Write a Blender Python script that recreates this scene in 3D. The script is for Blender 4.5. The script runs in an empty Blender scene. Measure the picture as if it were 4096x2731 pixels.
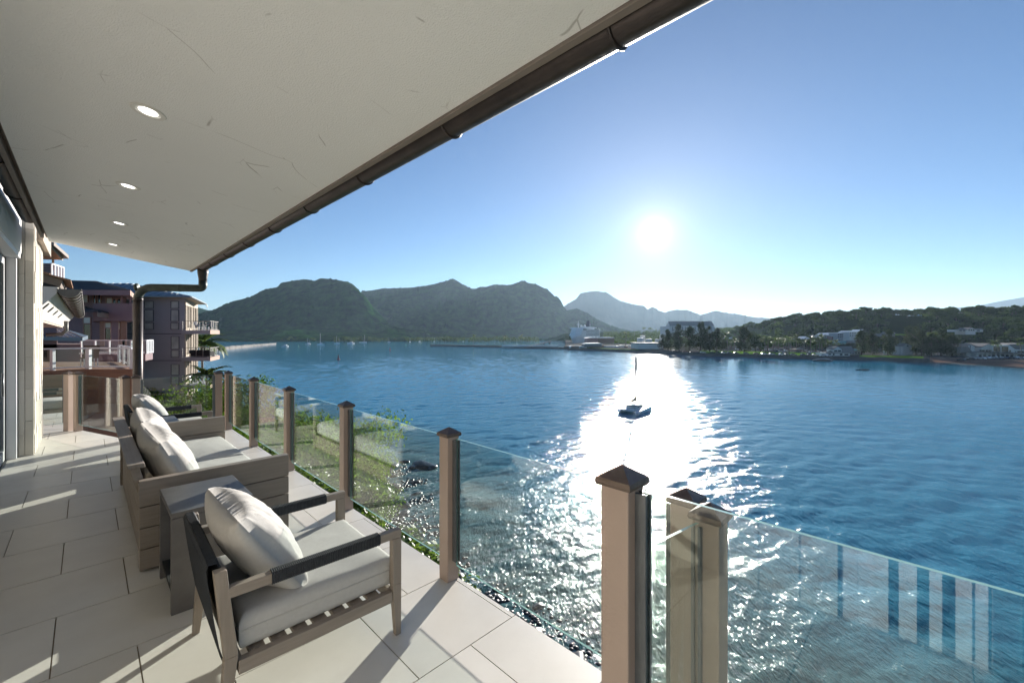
import bpy, bmesh, math, random
import numpy as np
from mathutils import Vector, Matrix
R = math.radians
scene = bpy.context.scene
COL = scene.collection
# ------------------------------------------------------------------ camera
EYE = 1.75                     # eye height over the deck tiles (z = 0)
SEA = EYE - 21.0               # water level
F = 1700.0                     # focal length in photo pixels (4096 wide)
CX, HY = 2048.0, 1336.0        # principal column, horizon row
cam_d = bpy.data.cameras.new('camera'); cam = bpy.data.objects.new('camera', cam_d); COL.objects.link(cam)
cam.location = (0, 0, EYE); cam.rotation_euler = (R(90), 0, 0)
cam_d.sensor_width = 36; cam_d.sensor_fit = 'HORIZONTAL'; cam_d.lens = F / 4096 * 36
cam_d.shift_y = -29.5 / 4096; cam_d.clip_start = 0.05; cam_d.clip_end = 60000
scene.camera = cam
# ------------------------------------------------------------------ sky, sun, exposure
SUN = Vector((0.335, 1.0, 0.24)).normalized()
SUN_EL = math.asin(SUN.z); SUN_AZ = math.atan2(SUN.x, SUN.y)
w = bpy.data.worlds.new('World'); scene.world = w; w.use_nodes = True
nt = w.node_tree; nt.nodes.clear()
N = nt.nodes.new; L = nt.links.new
out = N('ShaderNodeOutputWorld'); bg = N('ShaderNodeBackground'); bg.inputs[1].default_value = 0.051
sky = N('ShaderNodeTexSky'); sky.sky_type = 'NISHITA'; sky.sun_disc = False
sky.sun_elevation = SUN_EL; sky.sun_rotation = SUN_AZ; sky.altitude = 20
sky.air_density = 0.85; sky.dust_density = 0.02; sky.ozone_density = 3.2
# the sun's own disc and its aureole, round the lamp's direction
tc = N('ShaderNodeTexCoord'); vm = N('ShaderNodeVectorMath'); vm.operation = 'DOT_PRODUCT'
vn = N('ShaderNodeVectorMath'); vn.operation = 'NORMALIZE'
L(tc.outputs['Generated'], vn.inputs[0]); L(vn.outputs[0], vm.inputs[0]); vm.inputs[1].default_value = SUN
def wmath(op, a, b):
    m = N('ShaderNodeMath'); m.operation = op
    for i, s in enumerate((a, b)):
        if isinstance(s, (int, float)): m.inputs[i].default_value = s
        elif s is not None: L(s, m.inputs[i])
    return m.outputs[0]
ang = wmath('ARCCOSINE', wmath('MINIMUM', vm.outputs['Value'], 0.9999999), None)
mr = N('ShaderNodeMapRange'); mr.interpolation_type = 'SMOOTHSTEP'
L(ang, mr.inputs[0]); mr.inputs[1].default_value = R(0.8); mr.inputs[2].default_value = R(0.3)
mr.inputs[3].default_value = 0; mr.inputs[4].default_value = 1
g1 = wmath('MULTIPLY', wmath('EXPONENT', wmath('MULTIPLY', ang, -1 / R(1.4)), None), 9.0)
g2 = wmath('MULTIPLY', wmath('EXPONENT', wmath('MULTIPLY', ang, -1 / R(11.0)), None), 3.6)
tot = wmath('ADD', wmath('MULTIPLY', mr.outputs[0], 120.0), wmath('ADD', g1, g2))
gl = N('ShaderNodeMix'); gl.data_type = 'RGBA'; gl.blend_type = 'ADD'; gl.inputs[0].default_value = 1
sc_ = N('ShaderNodeVectorMath'); sc_.operation = 'SCALE'; sc_.inputs[0].default_value = (1.0, 0.88, 0.74)
L(tot, sc_.inputs['Scale'])
tn = N('ShaderNodeMix'); tn.data_type = 'RGBA'; tn.blend_type = 'MULTIPLY'; tn.inputs[0].default_value = 1; tn.inputs[7].default_value = (.89, .985, 1.07, 1)   # cool white balance of the whole sky
L(sky.outputs[0], tn.inputs[6]); L(tn.outputs[2], gl.inputs[6]); L(sc_.outputs[0], gl.inputs[7])
L(gl.outputs[2], bg.inputs[0]); L(bg.outputs[0], out.inputs[0])
sl = bpy.data.lights.new('sun', 'SUN'); so = bpy.data.objects.new('sun', sl); COL.objects.link(so)
sl.energy = 5.0; sl.angle = R(0.53); sl.color = (1.0, 0.94, 0.85)
so.rotation_euler = SUN.to_track_quat('Z', 'Y').to_euler(); so.location = (10, 30, 20)
vs = scene.view_settings; vs.view_transform = 'Standard'; vs.look = 'None'; vs.gamma = 1; vs.use_curve_mapping = False
vs.exposure = 1.27
cy = scene.cycles
cy.use_denoising = True; cy.use_adaptive_sampling = True; cy.adaptive_threshold = 0.02
cy.max_bounces = 9; cy.diffuse_bounces = 4; cy.glossy_bounces = 4; cy.transmission_bounces = 6
cy.transparent_max_bounces = 18; cy.volume_bounces = 0; cy.caustics_reflective = False; cy.caustics_refractive = False
cy.sample_clamp_indirect = 6; cy.blur_glossy = 0.6

ORD = ['first', 'second', 'third', 'fourth', 'fifth', 'sixth', 'seventh', 'eighth', 'ninth', 'tenth', 'eleventh', 'twelfth', 'thirteenth', 'fourteenth', 'fifteenth', 'sixteenth', 'seventeenth', 'eighteenth', 'nineteenth', 'twentieth']
HAZE = 4.2e-5
# ------------------------------------------------------------------ helpers
S2 = math.sqrt(0.5)
def D(u, v, z=0.0):            # deck frame: u along the railing (away), v outward, z over the tiles
    return Vector(((v - u) * S2, (v + u) * S2, z))
def at(x, y, Y):               # a point Y metres ahead, on the bearing of photo pixel x, y
    return Vector(((x - CX) / F * Y, Y, EYE + (HY - y) / F * Y))
def sea(x, y):                 # the same for a point lying on the water
    Y = F * (EYE - SEA) / (y - HY)
    return Vector(((x - CX) / F * Y, Y, SEA))
def bear(x, Y, z): return Vector(((x - CX) / F * Y, Y, z))

def tag(o, label=None, cat=None, group=None, kind=None):
    if label: o['label'] = label
    if cat: o['category'] = cat
    if group: o['group'] = group
    if kind: o['kind'] = kind
    return o
def empty(name, loc=(0, 0, 0), rz=0, label=None, cat=None, group=None):
    o = bpy.data.objects.new(name, None); COL.objects.link(o)
    o.location = loc; o.rotation_euler = (0, 0, rz); o.empty_display_size = 0.2
    return tag(o, label, cat, group)
def copy_tree(o, parent=None):
    c = o.copy(); COL.objects.link(c); c.parent = parent
    for ch in list(o.children): copy_tree(ch, c)
    return c
def link_mesh(name, me, parent=None, loc=None, rz=0, scale=None):
    o = bpy.data.objects.new(name, me); COL.objects.link(o)
    if parent: o.parent = parent
    if loc is not None: o.location = loc
    if rz: o.rotation_euler = (0, 0, rz)
    if scale is not None: o.scale = scale if hasattr(scale, '__len__') else (scale,) * 3
    return o

class MB:
    def __init__(s): s.v = []; s.f = []; s.m = []
    def add(s, vs, fs, mi=0):
        b = len(s.v); s.v += [tuple(p) for p in vs]
        for f in fs: s.f.append(tuple(i + b for i in f)); s.m.append(mi)
        return s
    def box(s, x0, x1, y0, y1, z0, z1, mi=0):
        return s.hexa([(x0, y0, z0), (x1, y0, z0), (x1, y1, z0), (x0, y1, z0)], [(x0, y0, z1), (x1, y0, z1), (x1, y1, z1), (x0, y1, z1)], mi)
    def hexa(s, lo, hi, mi=0):
        n = len(lo)
        fs = [tuple(range(n))[::-1], tuple(range(n, 2 * n))]
        for i in range(n): j = (i + 1) % n; fs.append((i, j, j + n, i + n))
        return s.add(list(lo) + list(hi), fs, mi)
    def prism(s, poly, z0, z1, mi=0):
        return s.hexa([(p[0], p[1], z0) for p in poly], [(p[0], p[1], z1) for p in poly], mi)
    def bar(s, a, b, w, h, mi=0, w2=None, h2=None, up=(0, 0, 1)):
        a = Vector(a); b = Vector(b); d = (b - a).normalized(); up = Vector(up)
        if abs(d.dot(up)) > .98: up = Vector((1, 0, 0))
        sd = d.cross(up).normalized(); u2 = sd.cross(d)
        w2 = w if w2 is None else w2; h2 = h if h2 is None else h2
        q = lambda p, ww, hh: [p + sd * x * ww / 2 + u2 * y * hh / 2 for x, y in ((-1, -1), (1, -1), (1, 1), (-1, 1))]
        return s.hexa(q(a, w, h), q(b, w2, h2), mi)
    def tube(s, pts, r, n=8, mi=0, cap=True, half=None):
        pts = [Vector(p) for p in pts]; k = len(pts)
        rs = r if hasattr(r, '__len__') else [r] * k
        b = len(s.v); prev = None
        for i, p in enumerate(pts):
            d = (pts[min(i + 1, k - 1)] - pts[max(i - 1, 0)]).normalized()
            if prev is None:
                a = Vector((0, 0, 1)) if abs(d.z) < .9 else Vector((1, 0, 0))
                sd = d.cross(a).normalized()
            else:
                sd = (prev - d * prev.dot(d)).normalized()
            prev = sd; up = sd.cross(d)
            for j in range(n):
                t = 2 * math.pi * j / n
                s.v.append(tuple(p + (sd * math.cos(t) + up * math.sin(t)) * rs[i]))
        for i in range(k - 1):
            for j in range(n):
                j2 = (j + 1) % n
                s.f.append((b + i * n + j, b + i * n + j2, b + (i + 1) * n + j2, b + (i + 1) * n + j)); s.m.append(mi)
        if cap:
            s.f.append(tuple(b + j for j in range(n))[::-1]); s.m.append(mi)
            s.f.append(tuple(b + (k - 1) * n + j for j in range(n))); s.m.append(mi)
        return s
    def lathe(s, prof, n=16, c=(0, 0, 0), mi=0, cap=True):
        b = len(s.v); k = len(prof)
        for r, z in prof:
            for j in range(n):
                t = 2 * math.pi * j / n; s.v.append((c[0] + r * math.cos(t), c[1] + r * math.sin(t), c[2] + z))
        for i in range(k - 1):
            for j in range(n):
                j2 = (j + 1) % n; s.f.append((b + i * n + j, b + i * n + j2, b + (i + 1) * n + j2, b + (i + 1) * n + j)); s.m.append(mi)
        if cap:
            s.f.append(tuple(b + j for j in range(n))[::-1]); s.m.append(mi)
            s.f.append(tuple(b + (k - 1) * n + j for j in range(n))); s.m.append(mi)
        return s
    def quad(s, a, b, c, d, mi=0): return s.add([a, b, c, d], [(0, 1, 2, 3)], mi)
    def mesh(s, name, mats, smooth=False):
        me = bpy.data.meshes.new(name); me.from_pydata(s.v, [], s.f)
        for m in (mats if isinstance(mats, (list, tuple)) else [mats]): me.materials.append(MAT[m])
        if any(s.m): me.polygons.foreach_set('material_index', s.m)
        if smooth: me.polygons.foreach_set('use_smooth', [True] * len(s.f))
        me.update(); return me
    def build(s, name, mats, parent=None, smooth=False, bevel=0, loc=None, rz=0, seg=2):
        o = link_mesh(name, s.mesh(name, mats, smooth), parent, loc, rz)
        if bevel:
            bm = o.modifiers.new('bevel', 'BEVEL'); bm.width = bevel; bm.segments = seg; bm.limit_method = 'ANGLE'; bm.angle_limit = R(40)
        return o

def grid_mesh(name, P, mats, smooth=True, mi=None, attrs=None):   # P: rows x cols x 3
    r, c = P.shape[:2]
    me = bpy.data.meshes.new(name)
    idx = np.arange(r * c).reshape(r, c)
    q = np.stack([idx[:-1, :-1], idx[:-1, 1:], idx[1:, 1:], idx[1:, :-1]], -1).reshape(-1, 4)
    n = len(q)
    me.vertices.add(r * c); me.vertices.foreach_set('co', P.reshape(-1).astype(np.float32))
    me.loops.add(n * 4); me.loops.foreach_set('vertex_index', q.reshape(-1).astype(np.int32))
    me.polygons.add(n); me.polygons.foreach_set('loop_start', np.arange(0, n * 4, 4, dtype=np.int32))
    me.polygons.foreach_set('use_smooth', np.full(n, smooth))
    for m in (mats if isinstance(mats, (list, tuple)) else [mats]): me.materials.append(MAT[m])
    if mi is not None: me.polygons.foreach_set('material_index', mi.reshape(-1).astype(np.int32))
    for k, a in (attrs or {}).items():
        t = me.attributes.new(k, 'FLOAT', 'POINT'); t.data.foreach_set('value', a.reshape(-1).astype(np.float32))
    me.update(calc_edges=True); return me

# numpy value noise
_rng = np.random.RandomState(7); _tab = _rng.rand(256, 256)
def vnoise(x, y):
    xi = np.floor(x).astype(int); yi = np.floor(y).astype(int); fx = x - xi; fy = y - yi
    fx = fx * fx * (3 - 2 * fx); fy = fy * fy * (3 - 2 * fy)
    g = lambda a, b: _tab[a & 255, b & 255]
    return (g(xi, yi) * (1 - fx) + g(xi + 1, yi) * fx) * (1 - fy) + (g(xi, yi + 1) * (1 - fx) + g(xi + 1, yi + 1) * fx) * fy
def fbm(x, y, o=5, ridge=False):
    t = 0; a = .5; s = 0
    for i in range(o):
        n = vnoise(x * 2 ** i + 13.7 * i, y * 2 ** i + 7.3 * i)
        if ridge: n = 1 - abs(2 * n - 1)
        t = t + a * n; s += a; a *= .5
    return t / s
def sstep(x, a, b):
    t = np.clip((x - a) / (b - a), 0, 1); return t * t * (3 - 2 * t)

# ------------------------------------------------------------------ materials
MAT = {}
def mat(name, col, rough=.6, col2=None, nscale=4.0, namt=.5, bump=0, bscale=None, stretch=None, spec=.5, metal=0, rnd=0, coord='Object', emis=None, detail=5, trans=0, coat=0):
    m = bpy.data.materials.new(name); m.use_nodes = True; MAT[name] = m
    t = m.node_tree; nd = t.nodes; lk = t.links; p = nd['Principled BSDF']
    p.inputs['Roughness'].default_value = rough; p.inputs['Metallic'].default_value = metal
    p.inputs['Specular IOR Level'].default_value = spec if spec > .16 else 0.0
    if spec <= .16: p.inputs['IOR'].default_value = 1.0
    p.inputs['Base Color'].default_value = (*col, 1)
    if coat: p.inputs['Coat Weight'].default_value = coat
    if emis: p.inputs['Emission Color'].default_value = (*emis[:3], 1); p.inputs['Emission Strength'].default_value = emis[3]
    src = None
    if col2 is not None or bump:
        tc = nd.new('ShaderNodeTexCoord'); mp = nd.new('ShaderNodeMapping')
        if coord == 'World':
            ge = nd.new('ShaderNodeNewGeometry'); lk.new(ge.outputs['Position'], mp.inputs[0])
        else: lk.new(tc.outputs[coord], mp.inputs[0])
        if stretch: mp.inputs['Scale'].default_value = stretch
    if col2 is not None:
        no = nd.new('ShaderNodeTexNoise'); no.inputs['Scale'].default_value = nscale; no.inputs['Detail'].default_value = detail; no.inputs['Roughness'].default_value = .62
        lk.new(mp.outputs[0], no.inputs['Vector'])
        rp = nd.new('ShaderNodeValToRGB'); rp.color_ramp.elements[0].position = .5 - namt / 2; rp.color_ramp.elements[1].position = .5 + namt / 2
        rp.color_ramp.elements[0].color = (*col, 1); rp.color_ramp.elements[1].color = (*col2, 1)
        lk.new(no.outputs['Fac'], rp.inputs[0]); src = rp.outputs[0]
    if rnd:
        oi = nd.new('ShaderNodeObjectInfo'); hs = nd.new('ShaderNodeHueSaturation')
        mr = nd.new('ShaderNodeMapRange'); lk.new(oi.outputs['Random'], mr.inputs[0]); mr.inputs[3].default_value = 1 - rnd; mr.inputs[4].default_value = 1 + rnd
        lk.new(mr.outputs[0], hs.inputs['Value'])
        if src: lk.new(src, hs.inputs['Color'])
        else: hs.inputs['Color'].default_value = (*col, 1)
        src = hs.outputs[0]
    if src: lk.new(src, p.inputs['Base Color'])
    if bump:
        n2 = nd.new('ShaderNodeTexNoise'); n2.inputs['Scale'].default_value = bscale or nscale; n2.inputs['Detail'].default_value = 6
        lk.new(mp.outputs[0], n2.inputs['Vector'])
        b = nd.new('ShaderNodeBump'); b.inputs['Strength'].default_value = 1; b.inputs['Distance'].default_value = bump
        lk.new(n2.outputs['Fac'], b.inputs['Height']); lk.new(b.outputs[0], p.inputs['Normal'])
    if trans:
        tr = nd.new('ShaderNodeBsdfTranslucent'); mx = nd.new('ShaderNodeMixShader'); mx.inputs[0].default_value = trans
        hs2 = nd.new('ShaderNodeHueSaturation'); hs2.inputs['Value'].default_value = 1.5; hs2.inputs['Hue'].default_value = .485
        if src: lk.new(src, hs2.inputs['Color'])
        else: hs2.inputs['Color'].default_value = (*col, 1)
        lk.new(hs2.outputs[0], tr.inputs[0])
        o = nd['Material Output']; lk.new(p.outputs[0], mx.inputs[1]); lk.new(tr.outputs[0], mx.inputs[2]); lk.new(mx.outputs[0], o.inputs[0])
    return m
def glass_mat(name, tint, refl_col=(1, 1, 1), rough=0.0):
    m = bpy.data.materials.new(name); m.use_nodes = True; MAT[name] = m
    t = m.node_tree; nd = t.nodes; lk = t.links; nd.clear()
    o = nd.new('ShaderNodeOutputMaterial'); tr = nd.new('ShaderNodeBsdfTransparent'); tr.inputs[0].default_value = (*tint, 1)
    g = nd.new('ShaderNodeBsdfGlossy'); g.inputs['Roughness'].default_value = rough; g.inputs[0].default_value = (*refl_col, 1)
    fr = nd.new('ShaderNodeFresnel'); ge = nd.new('ShaderNodeNewGeometry'); mr = nd.new('ShaderNodeMapRange')
    lk.new(ge.outputs['Backfacing'], mr.inputs[0]); mr.inputs[3].default_value = 1.52; mr.inputs[4].default_value = 1 / 1.52; lk.new(mr.outputs[0], fr.inputs[0])
    mx = nd.new('ShaderNodeMixShader'); lk.new(fr.outputs[0], mx.inputs[0]); lk.new(tr.outputs[0], mx.inputs[1]); lk.new(g.outputs[0], mx.inputs[2]); lk.new(mx.outputs[0], o.inputs[0])

mat('tile', (.60, .565, .515), .42, (.75, .72, .665), 2.1, .75, bump=.00018, bscale=70, rnd=.05, coord='World')
mat('grout', (.20, .14, .085), .9, (.34, .27, .19), 9, .6, coord='World')
mat('slab', (.42, .37, .33), .8, (.5, .45, .4), 2, .6)
mat('stucco', (.74, .72, .675), .85, (.79, .77, .73), 2.2, .7, bump=.004, bscale=140)
mat('fascia', (.20, .165, .145), .7, (.24, .20, .175), 3, .6)
mat('gutter_metal', (.035, .030, .032), .42, (.075, .060, .055), 6, .6, metal=.55, bump=.001, bscale=30)
mat('patina', (.032, .034, .033), .5, (.065, .085, .072), 9, .5, metal=.4)
mat('post', (.37, .275, .225), .55, (.42, .32, .265), 5, .7, bump=.0008, bscale=60)
mat('cap', (.095, .062, .05), .45, (.17, .13, .105), 14, .6, metal=.35, bump=.002, bscale=40)
mat('channel', (.10, .11, .12), .4, (.16, .17, .18), 8, .6, metal=.5)
glass_mat('rail_glass', (.935, .972, .955))
glass_mat('window_glass', (.55, .62, .62))
mat('glass_edge', (.30, .52, .47), .15, spec=.8)
mat('teak', (.215, .175, .140), .62, (.325, .275, .230), 14, .75, bump=.0015, bscale=60, stretch=(.22, 3, 3))
mat('teak_v', (.215, .175, .140), .62, (.325, .275, .230), 14, .75, bump=.0015, bscale=60, stretch=(3, 3, .22))
mat('teak_u', (.215, .175, .140), .62, (.325, .275, .230), 14, .75, bump=.0015, bscale=60, stretch=(3, .22, 3))
mat('table_top', (.085, .078, .075), .45, (.135, .125, .12), 10, .7, bump=.0008, bscale=40)
mat('rope', (.010, .012, .017), .75, (.035, .040, .048), 40, .8, bump=.003, bscale=160)
mat('linen', (.475, .455, .43), .95, (.545, .525, .50), 60, .7, bump=.0012, bscale=420, spec=.08)
mat('rubber', (.02, .02, .02), .7)
mat('white_metal', (.72, .72, .74), .4, (.66, .66, .68), 3, .5)
mat('plaster_white', (.74, .74, .73), .8, (.68, .68, .67), 2, .5)
mat('stone_tile', (.52, .475, .41), .75, (.62, .58, .51), 6, .7, bump=.002, bscale=40, rnd=.07)
mat('mortar', (.30, .26, .22), .9)
mat('dark_frame', (.03, .033, .035), .45)
mat('door_panel', (.36, .37, .38), .5, (.40, .41, .42), 3, .5)
mat('lamp_lens', (.9, .9, .88), .3, emis=(1, .97, .92, 1.2))
mat('lamp_trim', (.72, .70, .66), .5)
mat('room_wall', (.70, .68, .64), .9)

mat('fascia_tan', (.36, .29, .235), .75, (.42, .34, .28), 3, .5)
def soffit_mat():
    m = mat('soffit', (.80, .795, .785), .88, (.84, .835, .825), 1.6, .8, bump=.004, bscale=150)
    t = m.node_tree; nd = t.nodes; lk = t.links; p = nd['Principled BSDF']
    src = p.inputs['Base Color'].links[0].from_socket
    tc = nd.new('ShaderNodeTexCoord')
    last = src
    # hairline scratches and scuffs: thin cell borders broken up by a mask, denser towards the near outer side
    for (sc, wd, sx, sy, lo, rot, dk) in ((2.2, .0065, 1, .55, .585, .5, .5), (5.2, .015, 1, .5, .635, 1.9, .5), (1.1, .0035, .6, 1, .55, 1.1, .45)):
        mp = nd.new('ShaderNodeMapping'); mp.inputs['Scale'].default_value = (sx, sy, 0); mp.inputs['Rotation'].default_value = (0, 0, rot); lk.new(tc.outputs['Object'], mp.inputs[0])
        nz = nd.new('ShaderNodeTexNoise'); nz.inputs['Scale'].default_value = 1.7; lk.new(mp.outputs[0], nz.inputs['Vector'])
        ad = nd.new('ShaderNodeVectorMath'); ad.operation = 'MULTIPLY_ADD'; lk.new(nz.outputs['Color'], ad.inputs[0]); ad.inputs[1].default_value = (.35, .35, 0); lk.new(mp.outputs[0], ad.inputs[2])
        vo = nd.new('ShaderNodeTexVoronoi'); vo.feature = 'DISTANCE_TO_EDGE'; vo.inputs['Scale'].default_value = sc; lk.new(ad.outputs[0], vo.inputs['Vector'])
        r1 = nd.new('ShaderNodeMapRange'); lk.new(vo.outputs['Distance'], r1.inputs[0]); r1.inputs[1].default_value = wd * .3; r1.inputs[2].default_value = wd; r1.inputs[3].default_value = 1; r1.inputs[4].default_value = 0
        n2 = nd.new('ShaderNodeTexNoise'); n2.inputs['Scale'].default_value = 3.3; n2.inputs['Detail'].default_value = 4; lk.new(mp.outputs[0], n2.inputs['Vector'])
        r2 = nd.new('ShaderNodeMapRange'); lk.new(n2.outputs['Fac'], r2.inputs[0]); r2.inputs[1].default_value = lo; r2.inputs[2].default_value = lo + .05
        mu = nd.new('ShaderNodeMath'); mu.operation = 'MULTIPLY'; lk.new(r1.outputs[0], mu.inputs[0]); lk.new(r2.outputs[0], mu.inputs[1])
        mu2 = nd.new('ShaderNodeMath'); mu2.operation = 'MULTIPLY'; lk.new(mu.outputs[0], mu2.inputs[0]); mu2.inputs[1].default_value = dk
        mx = nd.new('ShaderNodeMix'); mx.data_type = 'RGBA'; lk.new(mu2.outputs[0], mx.inputs[0]); lk.new(last, mx.inputs[6]); mx.inputs[7].default_value = (.16, .13, .11, 1); last = mx.outputs[2]
    lk.new(last, p.inputs['Base Color'])
soffit_mat()
# ================================================================== DECK (own building)
DECK_RZ = R(45)                # local x = v (outward), local y = u (along the railing)
deck_poly = [(-.80, -3.5), (1.31, -3.5), (1.31, .60), (1.89, .60), (1.89, 9.36), (.50, 9.45), (-.10, 11.10), (-.22, 11.26), (-1.71, 12.53), (-1.71, 9.3), (-.80, 9.3)]  # (v, u)
deck = MB().prism(deck_poly, -.32, -.012).build('floor', ['grout'], loc=(0, 0, 0), rz=DECK_RZ)
tag(deck, 'cream stone tiled terrace floor', kind='structure')
def clip_poly(sub, x0, x1, y0, y1):
    def cut(P, f, inter):
        o = []
        for i in range(len(P)):
            a, b = P[i], P[(i + 1) % len(P)]
            if f(a): o.append(a)
            if f(a) != f(b): o.append(inter(a, b))
        return o
    lx = lambda c: (lambda a, b: (c, a[1] + (b[1] - a[1]) * (c - a[0]) / (b[0] - a[0])))
    ly = lambda c: (lambda a, b: (a[0] + (b[0] - a[0]) * (c - a[1]) / (b[1] - a[1]), c))
    P = sub
    for f, it in ((lambda p: p[0] >= x0, lx(x0)), (lambda p: p[0] <= x1, lx(x1)), (lambda p: p[1] >= y0, ly(y0)), (lambda p: p[1] <= y1, ly(y1))):
        if not P: return P
        P = cut(P, f, it)
    return P
T = .6645; HALF = T / 2; G = .0032
tile_mesh = MB().box(G, T - G, G, T - G, -.012, 0).mesh('tile', 'tile')
def lay_tiles(parent, poly, u_lo, u_hi, v_lo, v_hi):
    k0 = math.floor((u_lo - 3.854) / T); k1 = math.ceil((u_hi - 3.854) / T)
    for k in range(k0, k1):
        u0 = 3.854 + k * T; off = (-.135 if k % 2 else .2)
        j0 = math.floor((v_lo - off) / T)
        for j in range(j0, j0 + int((v_hi - v_lo) / T) + 3):
            v0 = off + j * T
            P = clip_poly(poly, v0 + G, v0 + T - G, u0 + G, u0 + T - G)
            if len(P) < 3: continue
            A = abs(sum(P[i][0] * P[(i + 1) % len(P)][1] - P[(i + 1) % len(P)][0] * P[i][1] for i in range(len(P)))) / 2
            if A < .004: continue
            if A > (T - 2 * G) ** 2 * .999: link_mesh('tile', tile_mesh, parent, (v0, u0, 0))
            else: MB().prism([(p[0] - v0, p[1] - u0) for p in P], -.012, 0).build('tile', ['tile'], parent, loc=(v0, u0, 0))
lay_tiles(deck, [(a, b) for a, b in deck_poly], -3.5, 12.6, -1.75, 1.9)
# edge beam below the tiles
eb = MB()
eb.box(1.75, 1.885, .62, 9.34, -.55, -.33); eb.box(-.75, 1.30, -3.4, .55, -.55, -.33)
eb.build('edge_beam', ['slab'], deck)
# neighbour's terrace floor past the side railing
nfl = MB().prism([(-.24, 11.32), (-.24, 13.9), (-3.4, 13.9), (-3.4, 13.95 - .05), (-1.74, 12.60)], -.30, -.012).build('terrace', ['grout'], rz=DECK_RZ)
tag(nfl, 'tiled floor of the adjoining terrace behind the side glass', kind='structure')
lay_tiles(nfl, [(-.24, 11.32), (-.24, 13.9), (-3.4, 13.9), (-1.74, 12.60)], 11.2, 14, -3.5, -.2)

# ------------------------------------------------------------------ railings
def post(parent, u, v, h=1.0, w=.10, rz=0.0, side=None):
    p = MB(); h += .022
    p.box(-w / 2, w / 2, -w / 2, w / 2, 0, h)
    o = p.build('post', ['post'], parent, loc=(v, u, 0), rz=rz, bevel=.005)
    c = MB(); a = w * .61; b = w * .64
    c.hexa([(-a, -a, h), (a, -a, h), (a, a, h), (-a, a, h)], [(-b, -b, h + .010), (b, -b, h + .010), (b, b, h + .010), (-b, b, h + .010)])
    c.hexa([(-b, -b, h + .010), (b, -b, h + .010), (b, b, h + .010), (-b, b, h + .010)], [(-b * .96, -b * .96, h + .024), (b * .96, -b * .96, h + .024), (b * .96, b * .96, h + .024), (-b * .96, b * .96, h + .024)])
    q = b * .96
    c.add([(-q, -q, h + .024), (q, -q, h + .024), (q, q, h + .024), (-q, q, h + .024), (0, 0, h + .063)], [(0, 1, 4), (1, 2, 4), (2, 3, 4), (3, 0, 4)])
    c.build('post_cap', ['cap'], o)
    return o
def pane(parent, a, b, z0, z1, off=.0, pn=None):   # a, b: (u, v) post centres
    A = Vector((a[1], a[0])); B = Vector((b[1], b[0])); d = (B - A).normalized(); n = Vector((d.y, -d.x))
    A = A + d * .075 + n * off; B = B - d * .075 + n * off; t = .006
    q = [A + n * t, B + n * t, B - n * t, A - n * t]
    g = MB(); lo = [(p.x, p.y, z0) for p in q]; hi = [(p.x, p.y, z1) for p in q]
    g.hexa(lo, hi); g.m = [1, 1, 0, 1, 0, 1]
    g.build('glass_pane', ['rail_glass', 'glass_edge'], parent)
    for P, sg in ((A, 1), (B, -1)):
        c = MB(); P0 = P - d * .026 * sg; P1 = P + d * .012 * sg
        for s in (-1, 1):
            e = n * (.014 * s)
            c.hexa([(x.x, x.y, z0 + .03) for x in (P0 + e + n * .006, P1 + e + n * .006, P1 + e - n * .006, P0 + e - n * .006)],
                   [(x.x, x.y, z1 - .012) for x in (P0 + e + n * .006, P1 + e + n * .006, P1 + e - n * .006, P0 + e - n * .006)])
        c.build('glass_channel', ['channel'], parent)
GZ0, GZ1 = .115, 1.03 - .02
mr_ = empty('glass_railing', (0, 0, 0), DECK_RZ, 'long glass railing on brown capped posts along the seaward terrace edge', 'railing')
PU = [.77, 2.48, 4.19, 5.90, 7.55, 9.22]; PV = 1.84
for u in PU: post(mr_, u, PV)
for a, b in zip(PU[:-1], PU[1:]): pane(mr_, (a, PV), (b, PV), GZ0, GZ1, off=.012)
e1 = empty('glass_railing', (0, 0, 0), DECK_RZ, 'short glass railing across the far terrace end beside the downpipe', 'railing')
post(e1, 9.30, 1.70); post(e1, 9.315, .57); pane(e1, (9.30, 1.70), (9.315, .57), GZ0, GZ1)
dr = math.atan2(11.0 - 9.40, -.117 - .44) - R(90)
e2 = empty('glass_railing', (0, 0, 0), DECK_RZ, 'slanted glass railing at the far left terrace corner behind the sofa', 'railing')
post(e2, 9.42, .44, rz=dr); post(e2, 10.99, -.115, rz=dr); pane(e2, (9.42, .44), (10.99, -.115), GZ0, GZ1)
e3 = empty('glass_railing', (0, 0, 0), DECK_RZ, 'glass railing beside the stone pillar facing the adjoining terrace', 'railing')
post(e3, 11.13, -.235, rz=R(40)); post(e3, 12.40, -1.70, rz=R(40)); pane(e3, (11.13, -.235), (12.40, -1.70), GZ0, GZ1)
e4 = empty('glass_railing', (0, 0, 0), DECK_RZ, 'narrow return glass railing joining the seaward corner to the tall near post', 'railing')
post(e4, .635, 1.745); pane(e4, (.655, 1.77), (.735, 1.22), GZ0, GZ1)
e5 = empty('glass_railing', (0, 0, 0), DECK_RZ, 'tall nearest glass railing with thick brown post at the lower right', 'railing')
post(e5, .735, 1.25, h=1.235); post(e5, -1.6, 1.25, h=1.235); post(e5, -3.4, 1.25, h=1.235)
pane(e5, (.735, 1.25), (-1.6, 1.25), GZ0, 1.265 - .012, off=-.012); pane(e5, (-1.6, 1.25), (-3.4, 1.25), GZ0, 1.253, off=-.012)

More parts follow.
